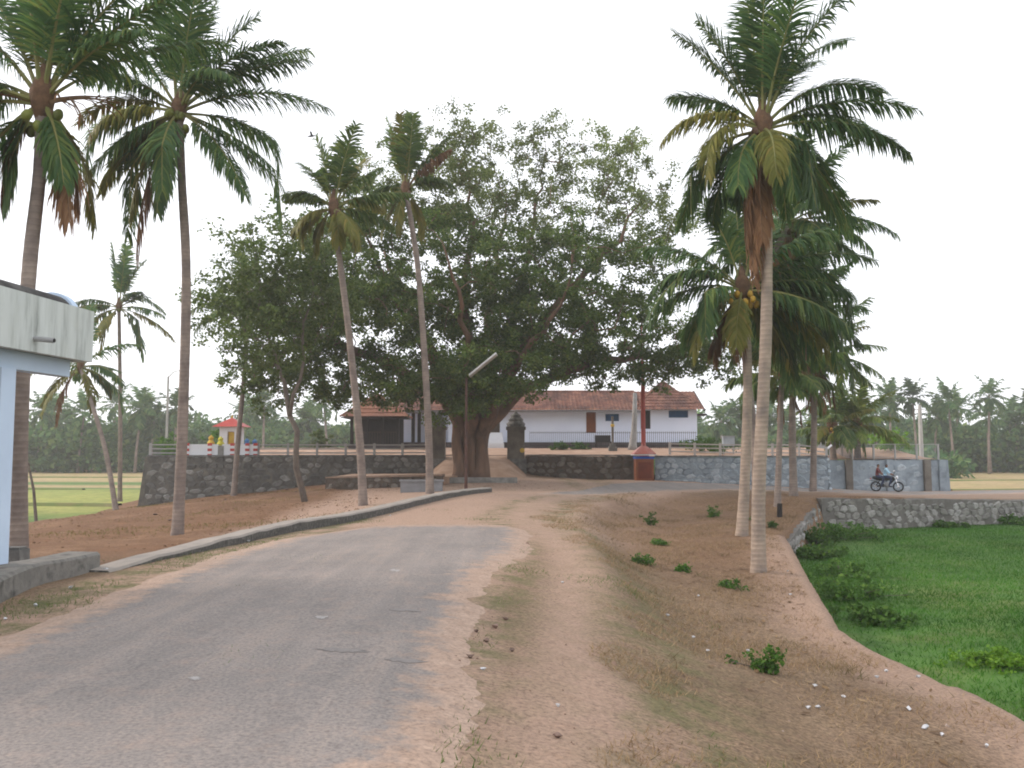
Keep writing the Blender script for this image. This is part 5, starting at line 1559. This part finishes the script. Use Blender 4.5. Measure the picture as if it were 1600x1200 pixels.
far_mesh = []
for k in range(6):
    g = random.Random(300 + k)
    mb = MB()
    nf = 17
    for j in range(nf):
        u = j / (nf - 1)
        me = frond(g, 4.6 * g.uniform(.85, 1.1), j * 137.5, lerp(82, -35, u), lerp(.5, 1.2, u), 15, 1.5, .45, .34, [FR_D, RACH], g.uniform(-.3, .3), .05, .08)
        vs = [v.co.copy() for v in me.vertices]; fs = [tuple(p.vertices) for p in me.polygons]
        mb.add(vs, fs); bpy.data.meshes.remove(me)
    far_mesh.append(mb.mesh('crown', LF_FAR))
tm = {}
def far_palm(label, x, y, h, k, group='coconut palms of the far grove', lean=0.0, sc=1.0, z=None):
    t = thing('distant_palm', label, 'palm tree', (x, y, FIELD_Z if z is None else z), group)
    key = (round(h), round(lean * 10))
    if key not in tm:
        mb = MB(); mb.tube([(0, 0, -.4), (lean * .2, 0, h * .35), (lean * .6, 0, h * .7), (lean, 0, h)], [.30, .22, .18, .15], 6); tm[key] = mb.mesh('trunk', M['trunk'], True)
    place('trunk', tm[key], t, scale=(1, 1, h / max(1, round(h))))
    place('crown', far_mesh[k % 6], t, (lean, 0, h), (0, 0, g6.uniform(0, 6.28)), (sc, sc, sc))
tall = [(1390, 607, 'leftmost of the four tall far palms right of the terrace'), (1430, 608, 'second of the four tall far palms from the terrace, by the concrete pole'), (1487, 612, 'third of the four tall far palms from the terrace'), (1541, 606, 'rightmost of the four tall far palms, at the right edge')]
for k, (px, py, lb) in enumerate(tall):
    c = at(px, py + 14, 142)
    far_palm(lb, c.x, 142, c.z - FIELD_Z, k, 'tall palms of the right grove', g6.uniform(-.6, .6), .82)
ll, rl = 'coconut palm in the grove beyond the left paddy', 'coconut palm in the grove beyond the right stubble'
for k in range(46):
    x = -172 + k * 3.75 + g6.uniform(-1.5, 1.5)
    far_palm(ll, x, g6.uniform(146, 176), g6.uniform(8.0, 12.2), k, 'palms of the left grove', g6.choice((-.8, -.4, 0, .4, .8)), g6.uniform(.8, 1.05))
for k in range(34):
    x = 32 + k * 2.7 + g6.uniform(-1.2, 1.2)
    far_palm(rl, x, g6.uniform(146, 176), g6.uniform(7.5, 11.5), k, 'palms of the right grove', g6.choice((-.8, -.4, 0, .4, .8)), g6.uniform(.75, 1.0))

# ------------------------------------------------------------------ bushes and weeds
def bush(label, x, y, w, h, mat=LF_BUSH, n=26, leaf=.16, seed=1, z=None, name='bush', group=None, per=22):
    g = np.random.RandomState(seed)
    zz = ground(x, y) if z is None else z
    t = thing(name, label, 'bush' if name != 'weed' else 'weed', (x, y, zz), group)
    c = np.c_[g.normal(0, w * .32, n), g.normal(0, w * .32, n), np.abs(g.normal(0, h * .42, n)) + h * .12]
    c[:, 2] = np.minimum(c[:, 2], h * (1 - .4 * (np.hypot(c[:, 0], c[:, 1]) / w)))
    leaves('leaves', c, g.uniform(.12, .22, n) * max(.6, w * .7), per, leaf, mat, t, (0, 0, 0), seed)
    mb = MB()
    for k in range(min(8, n)):
        mb.tube([(0, 0, -.05), (c[k, 0] * .4, c[k, 1] * .4, c[k, 2] * .5), tuple(c[k])], [.014, .01, .005], 4, caps=False)
    mb.build('stems', M['bark_grey'], t)
def bush_px(label, px, py, Y, w, h, **k):
    p = at(px, py, Y); bush(label, p.x, Y, w, h, **k)
gw = 'weeds on the bare bank'
for i, (px, py, z, w, h, lb) in enumerate([
    (1015, 808, -.45, .55, .75, 'round green weed at the top of the bank, leftmost of the two near the road'), (1114, 800, -.45, .5, .7, 'upright green weed on the bank top left of the palm trunks'),
    (1195, 1030, -.68, .42, .45, 'leafy green weed in the middle of the bare bank'), (1140, 895, -.68, .4, .28, 'low weed just left of the pale palm base'),
    (1065, 870, -.5, .4, .22, 'low green weed patch left of the bank palms'), (1003, 862, -.4, .6, .3, 'low green weed patch at the path side'),
    (1205, 820, -.7, .4, .3, 'small green weed just right of the pale palm trunk'), (1180, 808, -.55, .3, .25, 'tiny green weed between the two palm bases'),
    (1030, 835, -.45, .4, .22, 'tiny green weed under the round bank weed')]):
    p = atz(px, py, z); bush(lb, p.x, p.y, w * .8, h * .75, n=22, leaf=.065, seed=400 + i, name='weed', group=gw, per=20)
gb_ = 'bushes along the foot of the bank'
for i, (x, y, w, h, m, lb) in enumerate([
    (11.6, 34.6, 1.5, .9, LF_BUSH, 'dark green bush in the corner below the road wall'), (13.9, 37.6, 1.9, 1.0, LF_BUSH, 'widest green bush against the foot of the road wall'),
    (10.5, 31.0, 1.3, .55, LF_BUSH, 'low bush where the broken wall meets the paddy'), (9.6, 26.5, 1.5, .6, LF_BUSH, 'bush on the bank edge right of the pale palm'),
    (8.3, 22.4, 1.5, .75, LF_BUSH, 'bush with dry stems on the bank edge, between palm and camera'), (7.7, 19.3, 1.1, .5, LF_BUSH, 'low bush on the paddy edge below the bank bend'),
    (8.1, 15.2, .9, .45, LF_BRIGHT, 'small bright weed clump on the paddy edge'), (8.2, 12.6, 1.0, .6, LF_BRIGHT, 'bright leafy clump on the paddy edge at lower right'), (7.6, 11.3, .9, .55, LF_BUSH, 'leafy clump nearest the camera at the right edge'),
    (20.5, 42.6, .9, .45, LF_BUSH, 'small weed clump at the wall foot mid way'), (24.6, 44.4, 1.3, .6, LF_BUSH, 'weed clump at the wall foot near the right edge'), (26.5, 45.1, 1.2, .5, LF_BUSH, 'weed clump at the wall foot at the right edge')]):
    bush(lb, x, y, w * .95, h * .68, mat=m, n=60 if y < 24 else 40, leaf=.075 if y < 17 else (.10 if y < 28 else .13), seed=500 + i, group=gb_, z=FIELD_Z, per=26)
bush('bright green bush above the mesh fence on the terrace', at(1392, 700, 66).x, 66, 2.4, 1.5, mat=LF_BRIGHT, n=50, leaf=.2, seed=601, z=yard_z(66))
bush('clipped green shrub before the temple wall plinth', at(875, 700, 66).x, 66, 1.0, .62, mat=LF_BUSH, n=34, leaf=.12, seed=602, z=yard_z(66))
bush('second green shrub before the temple wall plinth, nearer the door', at(905, 700, 66.5).x, 66.5, 1.1, .6, mat=LF_BUSH, n=34, leaf=.12, seed=603, z=yard_z(66))
bush('dark leafy shrub behind the left corner rail fence', at(265, 700, 60).x, 60, 1.6, 1.5, mat=LF_BUSH, n=40, leaf=.17, seed=604, z=yard_z(60))
bush('leafy shrub behind the yellow pedestals', at(345, 690, 61).x, 61, 1.8, 1.9, mat=LF_BUSH, n=40, leaf=.17, seed=605, z=yard_z(61))
bush('green shrubs behind the rail fence right of the hall', at(1105, 700, 64).x, 64, 2.4, 1.1, mat=LF_BUSH, n=50, leaf=.18, seed=606, z=yard_z(64))
bush('small yellowing tree of leaves behind the long rail fence', at(500, 690, 70).x, 70, 1.2, 1.4, mat=LF_LIGHT, n=30, leaf=.18, seed=607, z=yard_z(70))

# ------------------------------------------------------------------ grass (nobody could count it)
def blades(name, label, X_, Y_, Z_, h, w, mat, seed, lean=.5):
    g = np.random.RandomState(seed)
    n = len(X_)
    a = g.uniform(0, 6.283, n); hh = h * g.uniform(.5, 1.4, n); l = hh * lean * g.uniform(.2, 1.6, n)
    d = np.c_[np.cos(a), np.sin(a)]; b = g.uniform(0, 6.283, n)
    p = np.c_[X_, Y_, Z_ - .01]
    s = np.c_[np.cos(b), np.sin(b), np.zeros(n)] * (w * g.uniform(.6, 1.3, n))[:, None]
    t = p + np.c_[d * l[:, None], hh]
    V_ = np.stack([p - s, p + s, t], 1).reshape(-1, 3)
    o = place(name, raw_mesh(name, V_, np.arange(len(V_)).reshape(-1, 3), mat))
    return tag(o, label, 'grass', kind='stuff')
def noise_mask(x, y, s, seed):
    g = np.random.RandomState(seed); z = 0
    for k in range(9):
        f = s * g.uniform(.5, 2.5); a = g.uniform(0, 6.28)
        z = z + np.sin(f * (x * math.cos(a) + y * math.sin(a)) + g.uniform(0, 6.28))
    return z / 3
# dry grass on the bank
cnt = 240000
y = 4 + (45 - 4) * n6.uniform(0, 1, cnt) ** 1.5; x = n6.uniform(-.4, 13, cnt)
k = (bank_dist(x, y) > .25) & (x > ip(ti, y) + .5 + .35 * np.sin(y * 1.7)) & (x < 6.5 + y * .2) & (noise_mask(x, y, 1.3, 3) + n6.uniform(-.6, .6, cnt) > -.05) & (y < 44)
x, y = x[k], y[k]
blades('dry_grass', 'dry straw coloured grass stubble on the bank', x, y, bank_z(x, y), .065, .006, GR_DRY, 1, 1.3)
cnt = 90000
y = 4 + (43 - 4) * n6.uniform(0, 1, cnt) ** 1.5; x = n6.uniform(.4, 12, cnt)
k = (bank_dist(x, y) > .3) & (x > ip(ti, y) + .9) & (x < 6.3 + y * .18) & (noise_mask(x, y, 2.6, 31) * noise_mask(x, y, .9, 32) + n6.uniform(-.25, .25, cnt) > .55)
x, y = x[k], y[k]
blades('dry_tussocks', 'taller withered grass tufts on the bank', x, y, bank_z(x, y), .12, .007, leaf_mat('withered_grass', (.17, .125, .07), (.26, .19, .11), (.10, .10, .045), .2, .9, 0), 6, 1.0)
# sparse green tufts by the path, verge and kerb
cnt = 60000
y = 5 + 40 * n6.uniform(0, 1, cnt) ** 1.4; x = n6.uniform(-7.5, 3.5, cnt)
pc = ip(ti, y)
kerbx = np.interp(y, [14, 24, 35, 45], [-6.0, -5.0, -4.2, -2.4])
m = (np.exp(-((x - pc - 1.0) / .5) ** 2) * .5 + np.exp(-((x - pc + .95) / .32) ** 2) * (y < 23) * .7) * (x > ip(RR, y) + .2) + np.exp(-((x - kerbx) / .35) ** 2) * .8 + (x < -5.2) * (x > -6.6) * (y < 18) * .5
k = (noise_mask(x, y, 1.1, 8) * .5 + n6.uniform(0, .5, cnt) > 1.0 - m) & (bank_dist(x, y) > .2)
x, y = x[k], y[k]
blades('short_grass', 'short green grass tufts along path and kerb', x, y, bank_z(x, y), .06, .006, GR_GREEN, 2, .9)
# paddy field on the right
cnt = 430000
y = 8 + (62 - 8) * n6.uniform(0, 1, cnt) ** 1.25; x = n6.uniform(5.5, 34, cnt)
k = (bank_dist(x, y) < -.1) & (y - x * .42 < 36) & (x < y * .75 + 3) & (noise_mask(x, y, .5, 5) + n6.uniform(-1.2, 1.2, cnt) > -1.3)
x, y = x[k], y[k]
blades('paddy', 'low bright green paddy grass below the bank', x, y, FIELD_Z + rough_noise(x * .3, y * .3) * .05, .085, .010, GR_PADDY, 3, .9)
# dirt crumbs and gravel on bank, verge and torn asphalt edge
cnt = 7000
y = 4 + 36 * n6.uniform(0, 1, cnt) ** 1.9; x = n6.uniform(-6.2, 9, cnt)
dr_ = np.abs(x - ip(RR, y))
k = (bank_dist(x, y) > .3) & (~((x > ip(RL, y) + .3) & (x < ip(RR, y) - .1) & (y < 24))) & (n6.uniform(0, 1, cnt) < .25 + .75 * np.exp(-(dr_ / .5) ** 2))
x, y = x[k], y[k]; z = bank_z(x, y)
tet = np.array([(-1, -.7, -.3), (1, -.6, -.3), (.2, 1, -.3), (-.7, .3, .6), (.5, .2, .8)])
tf = np.array([(0, 1, 4), (0, 4, 3), (1, 2, 4), (2, 3, 4), (2, 0, 3)])
s_ = (n6.uniform(.006, .02, len(x)) * (1 + (n6.uniform(0, 1, len(x)) > .97) * 1.6))[:, None, None]; an = n6.uniform(0, 6.28, len(x))
rot = np.zeros((len(x), 3, 3)); rot[:, 0, 0] = np.cos(an); rot[:, 0, 1] = -np.sin(an); rot[:, 1, 0] = np.sin(an); rot[:, 1, 1] = np.cos(an); rot[:, 2, 2] = 1
V_ = (np.einsum('nij,kj->nki', rot, tet) * s_ + np.c_[x, y, z][:, None, :]).reshape(-1, 3)
F_ = (tf[None] + (np.arange(len(x)) * 5)[:, None, None]).reshape(-1, 3)
tag(place('gravel', raw_mesh('gravel', V_, F_, leaf_mat('gravel_crumb', (.17, .11, .08), (.26, .17, .12), (.34, .27, .23), 0.0, .95, 0))), 'loose gravel and dirt crumbs along the road edge', 'gravel', kind='stuff')

# fallen dry leaves under the palms and the fig
cnt = 5200
x = np.r_[n6.normal(6.0, 2.6, cnt // 2), n6.normal(-2.5, 3.8, cnt // 4), n6.normal(-9, 4.0, cnt // 4)]
y = np.r_[n6.normal(24, 6.5, cnt // 2), n6.normal(50, 3.5, cnt // 4), n6.normal(33, 8, cnt // 4)]
k = (bank_dist(x, y) > .3) & (y > 7) & ((x > ip(ti, y) + .9) | (y > 45) | (x < -7)); x, y = x[k], y[k]
a = n6.uniform(0, 6.28, len(x)); s_ = n6.uniform(.03, .085, len(x)); z = bank_z(x, y) + .012
cx_, sy_ = np.cos(a) * s_, np.sin(a) * s_
V_ = np.stack([np.c_[x - cx_, y - sy_, z], np.c_[x + sy_ * .4, y - cx_ * .4, z + .012], np.c_[x + cx_, y + sy_, z + .02], np.c_[x - sy_ * .4, y + cx_ * .4, z + .008]], 1).reshape(-1, 3)
tag(place('fallen_leaves', raw_mesh('fallen_leaves', V_, np.arange(len(V_)).reshape(-1, 4), leaf_mat('fallen_leaf', (.09, .055, .03), (.20, .125, .065), (.30, .21, .12), .1, .9, 0))), 'fallen dry leaves under the palms and fig', 'leaf litter', kind='stuff')
# clods on the bare red earth left of the kerb
cnt = 9000
x = n6.uniform(-24, -5.5, cnt); y = n6.uniform(19, 57, cnt)
kx = np.interp(y, [14, 24, 35, 45, 50], [-7.4, -6.2, -5.3, -4.0, -3.5])
k = (bank_dist(x, y) > .4) & (x < kx) & (noise_mask(x, y, .6, 12) + n6.uniform(-.8, .8, cnt) > .1)
x, y = x[k], y[k]; z = bank_z(x, y)
s_ = (n6.uniform(.012, .045, len(x)) * (1 + (n6.uniform(0, 1, len(x)) > .96) * 1.4))[:, None, None]; an = n6.uniform(0, 6.28, len(x))
rot = np.zeros((len(x), 3, 3)); rot[:, 0, 0] = np.cos(an); rot[:, 0, 1] = -np.sin(an); rot[:, 1, 0] = np.sin(an); rot[:, 1, 1] = np.cos(an); rot[:, 2, 2] = .7
V_ = (np.einsum('nij,kj->nki', rot, tet) * s_ + np.c_[x, y, z][:, None, :]).reshape(-1, 3)
F_ = (tf[None] + (np.arange(len(x)) * 5)[:, None, None]).reshape(-1, 3)
tag(place('earth_clods', raw_mesh('earth_clods', V_, F_, leaf_mat('earth_clod', (.10, .055, .03), (.18, .10, .055), (.27, .17, .11), 0.0, .95, 0))), 'clods of loose red brown earth behind the kerb', 'soil', kind='stuff')
cnt = 26000
x = n6.uniform(-22, -5, cnt); y = n6.uniform(19, 57, cnt)
kx = np.interp(y, [14, 24, 35, 45, 50], [-7.2, -6.0, -5.1, -3.8, -3.5])
k = (bank_dist(x, y) > .4) & (x < kx) & (noise_mask(x, y, .5, 14) + n6.uniform(-.5, .5, cnt) > .75)
x, y = x[k], y[k]
blades('yellowed_grass', 'yellowed grass patches on the red earth behind the kerb', x, y, bank_z(x, y), .09, .012, leaf_mat('yellowed_grass', (.14, .12, .035), (.20, .16, .05), (.09, .11, .03), .3, .8, 0), 4, .9)

# ------------------------------------------------------------------ litter and loose stones
def scrap(label, px, py, z, s, seed, mat='litter', group='white litter on the ground', name='litter_scrap', cat='litter'):
    g = random.Random(seed); p = atz(px, py, z); zz = ground(p.x, p.y)
    mb = MB(); n = 7
    ring = [(s * .8 * math.cos(6.283 * k / n) * g.uniform(.3, 1.4), s * .6 * math.sin(6.283 * k / n) * g.uniform(.3, 1.4), g.uniform(.0, .5) * s) for k in range(n)]
    mb.add(ring + [(g.uniform(-.2, .2) * s, g.uniform(-.2, .2) * s, s * g.uniform(.35, .6)), (0, 0, -.02)], [(k, (k+1) % n, n) for k in range(n)] + [((k+1) % n, k, n + 1) for k in range(n)])
    tag(mb.build(name, M[mat], loc=(p.x, p.y, zz + .012), rot=(0, 0, g.uniform(0, 6))), label, cat, group)
NTH = 'first second third fourth fifth sixth seventh eighth ninth tenth eleventh twelfth thirteenth fourteenth fifteenth sixteenth seventeenth eighteenth nineteenth twentieth twenty-first twenty-second'.split()
def nth(i, xs_): return NTH[sorted(range(len(xs_)), key=lambda k: xs_[k]).index(i)]
LB = [(1043,937,-.42,.055),(1091,901,-.5,.05),(1235,919,-.9,.05),(1168,992,-.65,.06),(1083,961,-.45,.04),(1273,1055,-.75,.05),(1318,1072,-.8,.06),(1262,1090,-.7,.05),(1277,1088,-.72,.055),(1370,1040,-.9,.05),(1384,1028,-.9,.05),(1435,1050,-1,.06),
    (1421,1106,-.95,.07),(1447,1133,-.95,.075),(1471,1149,-1.0,.05),(1106,988,-.5,.04),(1107,795,-.45,.06),(1231,889,-.9,.05),(1541,1164,-1.05,.05),(879,911,-.1,.04),(755,1043,0,.035),(872,1088,-.05,.03)]
for i, (px, py, z, s) in enumerate(LB):
    scrap('small white litter scrap on the bare bank, %s from the left of them' % nth(i, [q[0] for q in LB]), px, py, z, s, 700 + i)
LV = [(165,893,.09),(240,875,.07),(110,922,.07),(55,948,.05),(8,968,.06),(399,833,.09),(388,845,.07),(360,848,.05),(610,803,.06),(540,808,.06)]
for i, (px, py, s) in enumerate(LV):
    scrap('white plastic scrap in the left verge, %s from the left of them' % nth(i, [q[0] for q in LV]), px, py, 0.0, s, 740 + i, group='white litter in the left verge')
LS = [(241,806,-.8,.16),(265,817,-.75,.14),(352,783,-.7,.16),(447,765,-.3,.2),(463,770,-.35,.16),(430,771,-.4,.18),(275,798,-.8,.12)]
for i, (px, py, z, s) in enumerate(LS):
    scrap('rough stone on the red earth behind the kerb, %s from the left' % nth(i, [q[0] for q in LS]), px, py, z, s, 760 + i, 'pebble', 'stones on the red earth', 'loose_stone', 'stone')
LA = [(775,975,.09),(760,1000,.07),(735,1030,.06),(790,960,.06),(745,985,.05),(870,1125,.05),(800,1010,.05)]
for i, (px, py, s) in enumerate(LA):
    scrap('loose stone beside the torn asphalt edge, %s from the left' % nth(i, [q[0] for q in LA]), px, py, -.02, s, 780 + i, 'pebble', 'stones by the asphalt edge', 'loose_stone', 'stone')

# log in the right stubble
p = at(1518, 764, 66)
mb = MB(); mb.tube([(-.8, -.2, .02), (-.3, 0, .14), (.3, .1, .28), (.75, .2, .38)], [.08, .11, .11, .07], 8); mb.tube([(.1, .05, .24), (.2, -.2, .5)], [.05, .02], 6)
tag(mb.build('fallen_log', M['dark'], loc=(p.x, 66, max(FIELD_Z, gz(p.x, 66)) + .1), smooth=True), 'dark fallen log lying by the right road bend', 'log')
# bird
p = at(487, 213, 60)
bd = thing('bird', 'small dark bird flying in the white sky by the palm', 'bird', tuple(p))
mb = MB()
mb.tube([(-.28, 0, -.03), (-.15, 0, 0), (0, 0, .02), (.14, 0, .03), (.2, 0, .04), (.27, 0, .03)], [.02, .06, .075, .05, .045, .008], 8)
mb.add([(-.06, .03, .03), (.09, .03, .03), (.02, .28, .22), (-.12, .25, .2)], [(0, 1, 2, 3), (3, 2, 1, 0)])
mb.add([(-.06, -.03, .03), (.09, -.03, .03), (.04, -.25, .26), (-.1, -.22, .26)], [(0, 1, 2, 3), (3, 2, 1, 0)])
mb.add([(-.26, .03, -.03), (-.26, -.03, -.03), (-.40, -.06, -.05), (-.40, .06, -.05)], [(0, 1, 2, 3), (3, 2, 1, 0)])
mb.build('body', M['hair'], bd)

# ------------------------------------------------------------------ motorbike with two riders
bp = at(1386, 769, 54.5); bz0 = gz(bp.x, 54.5) + .02
HEAD = R(-28)
bk = thing('motorbike', 'black motorbike carrying two riders along the terrace wall', 'motorbike', (bp.x, 54.5, bz0), rz=HEAD)
def wheel(x):
    mb = MB(); n, m = 20, 8; vs, fs = [], []
    for i in range(n):
        a = 6.283 * i / n
        for j in range(m):
            b = 6.283 * j / m; r = .27 + .045 * math.cos(b)
            vs.append((r * math.cos(a), .05 * math.sin(b), r * math.sin(a)))
    for i in range(n):
        for j in range(m):
            fs.append((i*m+j, ((i+1) % n)*m+j, ((i+1) % n)*m+(j+1) % m, i*m+(j+1) % m))
    mb.add(vs, fs); w = mb.build('wheel', M['tyre'], bk, (x, 0, .315), smooth=True)
    mb = MB()
    for k in range(6):
        a = 1.047 * k; mb.tube([(0, 0, 0), (.235 * math.cos(a), 0, .235 * math.sin(a))], .014, 4)
    mb.tube([(0, -.05, 0), (0, .05, 0)], .06, 10)
    mb.build('rim', M['chrome'], w)
wheel(.64); wheel(-.62)
mb = MB(); mb.tube([(-.62, 0, .32), (-.2, 0, .42), (.1, 0, .38), (.3, 0, .62), (.46, 0, .78)], [.04, .06, .05, .05, .05], 6); mb.tube([(-.62, 0, .34), (-.4, 0, .68), (.3, 0, .72)], .035, 6); mb.build('frame', M['black'], bk)
mb = MB(); mb.ball((.04, 0, .42), .2, .15, .17, 10, 7); mb.tube([(-.05, .12, .34), (-.4, .16, .3), (-.85, .17, .36)], .045, 7); mb.build('engine', M['steel'], bk)
mb = MB(); mb.ball((.2, 0, .83), .27, .15, .13, 12, 8); mb.build('fuel_tank', M['black'], bk, smooth=True)
mb = MB(); mb.tube([(.08, 0, .80), (-.2, 0, .78), (-.55, 0, .82), (-.8, 0, .86)], [.09, .14, .13, .07], 8); mb.build('seat', M['tyre'], bk, smooth=True)
for s in (-.06, .06):
    mb = MB(); mb.tube([(.64, s, .32), (.46, s, .9)], .025, 6); mb.build('fork', M['chrome'], bk)
mb = MB(); mb.tube([(.36, -.34, 1.0), (.45, -.2, .97), (.46, 0, .94), (.45, .2, .97), (.36, .34, 1.0)], .018, 6); mb.build('handlebar', M['black'], bk)
mb = MB(); mb.lathe([(.1, 0), (.12, .05), (.11, .1)], 12); hl = mb.build('headlight', M['chrome'], bk, (.52, 0, .86), rot=(0, math.pi / 2, 0))
mb = MB(); mb.lathe([(.1, .101), (.06, .125)], 12); mb.build('lens', M['white'], hl)
for s in (-1, 1):
    mb = MB(); mb.tube([(.4, s * .28, 1.0), (.42, s * .36, 1.2)], .01, 5); mi = mb.build('mirror', M['black'], bk)
    mb = MB(); mb.ball((.42, s * .38, 1.24), .03, .1, .06, 8, 6); mb.build('mirror_glass', M['chrome'], mi)
mb = MB(); mb.box(.55, .9, -.06, .06, .655, .675); mb.build('front_mudguard', M['chrome'], bk)
mb = MB(); mb.box(-.98, -.5, -.07, .07, .655, .68); mb.build('rear_mudguard', M['black'], bk)
mb = MB(); mb.ball((-.9, 0, .78), .04, .08, .05, 8, 6); mb.build('tail_light', M['red'], bk)

def person(label, joints, edges, radii, matfun, mats, loc, rz):
    me = bpy.data.meshes.new('person')
    names = list(joints)
    me.from_pydata([joints[n_] for n_ in names], [(names.index(a), names.index(b)) for a, b in edges], [])
    o = bpy.data.objects.new('person_tmp', me); COL.objects.link(o)
    sk = o.modifiers.new('skin', 'SKIN'); sk.use_smooth_shade = True
    for i, n_ in enumerate(names):
        r_ = radii[n_]; me.skin_vertices[0].data[i].radius = (r_, r_) if not isinstance(r_, tuple) else r_
        me.skin_vertices[0].data[i].use_root = (n_ == 'pelvis')
    ss = o.modifiers.new('sub', 'SUBSURF'); ss.levels = 2
    dg = bpy.context.evaluated_depsgraph_get()
    m2 = bpy.data.meshes.new_from_object(o.evaluated_get(dg))
    bpy.data.objects.remove(o)
    m2.name = 'person'
    m2.materials.clear()
    for m_ in mats: m2.materials.append(m_)
    for p_ in m2.polygons: p_.material_index = matfun(p_.center); p_.use_smooth = True
    return tag(place('person', m2, None, loc, (0, 0, rz)), label, 'person')
def rider(label, dx, mats, arms_to, lean, foot):
    J = {'pelvis': (dx, 0, .93), 'waist': (dx + lean * .3, 0, 1.08), 'chest': (dx + lean * .7, 0, 1.28), 'neck': (dx + lean * .95, 0, 1.45), 'head': (dx + lean + .02, 0, 1.56), 'crown': (dx + lean + .02, 0, 1.67)}
    Ed = [('pelvis', 'waist'), ('waist', 'chest'), ('chest', 'neck'), ('neck', 'head'), ('head', 'crown')]
    Ra = {'pelvis': .14, 'waist': .12, 'chest': .15, 'neck': .055, 'head': .095, 'crown': .07}
    for s, n_ in ((-1, 'l'), (1, 'r')):
        J.update({'sh' + n_: (dx + lean * .8, s * .18, 1.39), 'el' + n_: (lerp(dx + lean * .8, arms_to[0], .45), s * .27, lerp(1.39, arms_to[2], .62)), 'ha' + n_: (arms_to[0], s * arms_to[1], arms_to[2]),
                  'hi' + n_: (dx + .02, s * .1, .92), 'kn' + n_: (dx + .42, s * .2, .86), 'an' + n_: (foot[0], s * .2, foot[1]), 'to' + n_: (foot[0] + .17, s * .2, foot[1] - .06)})
        Ed += [('chest', 'sh' + n_), ('sh' + n_, 'el' + n_), ('el' + n_, 'ha' + n_), ('pelvis', 'hi' + n_), ('hi' + n_, 'kn' + n_), ('kn' + n_, 'an' + n_), ('an' + n_, 'to' + n_)]
        Ra.update({'sh' + n_: .07, 'el' + n_: .048, 'ha' + n_: .035, 'hi' + n_: .1, 'kn' + n_: .07, 'an' + n_: .045, 'to' + n_: .035})
    def mf(c):
        if c.z > 1.60 or (c.z > 1.52 and c.x < dx + lean - .02): return 3
        if c.z > 1.44: return 0
        if c.z < 1.0 and c.x < dx + .6 and c.z < .99: 
            return 2 if c.z > foot[1] - .01 else 3
        if abs(c.y) > .2 and (Vector(c) - Vector((arms_to[0], math.copysign(arms_to[1], c.y), arms_to[2]))).length < .2: return 0
        return 1
    return person(label, J, Ed, Ra, mf, mats, (bp.x, 54.5, bz0), HEAD)
rider('person in pale blue shirt and dark trousers steering the motorbike', -.12, [M['skin'], M['shirt_blue'], M['jeans'], M['hair']], (.38, .30, 1.0), .12, (.14, .36))
rider('person in maroon shirt riding pillion behind on the motorbike', -.55, [M['skin'], M['shirt_red'], M['jeans'], M['hair']], (-.2, .2, 1.02), .08, (-.3, .36))

# ------------------------------------------------------------------ hazy air
mb = MB(); mb.box(-420, 420, -40, 420, FIELD_Z - 1.2, 30)
hz_ = mb.build('haze', [])
tag(hz_, 'pale evening haze in the air', 'haze', kind='stuff')
hm = bpy.data.materials.new('haze'); hm.use_nodes = True
hm.node_tree.nodes.clear()
ho = hm.node_tree.nodes.new('ShaderNodeOutputMaterial'); hv = hm.node_tree.nodes.new('ShaderNodeVolumePrincipled')
hv.inputs['Color'].default_value = (.96, .975, .99, 1)
hv.inputs['Density'].default_value = HAZE
hv.inputs['Anisotropy'].default_value = .2
hm.node_tree.links.new(hv.outputs[0], ho.inputs['Volume'])
hz_.data.materials.clear(); hz_.data.materials.append(hm)
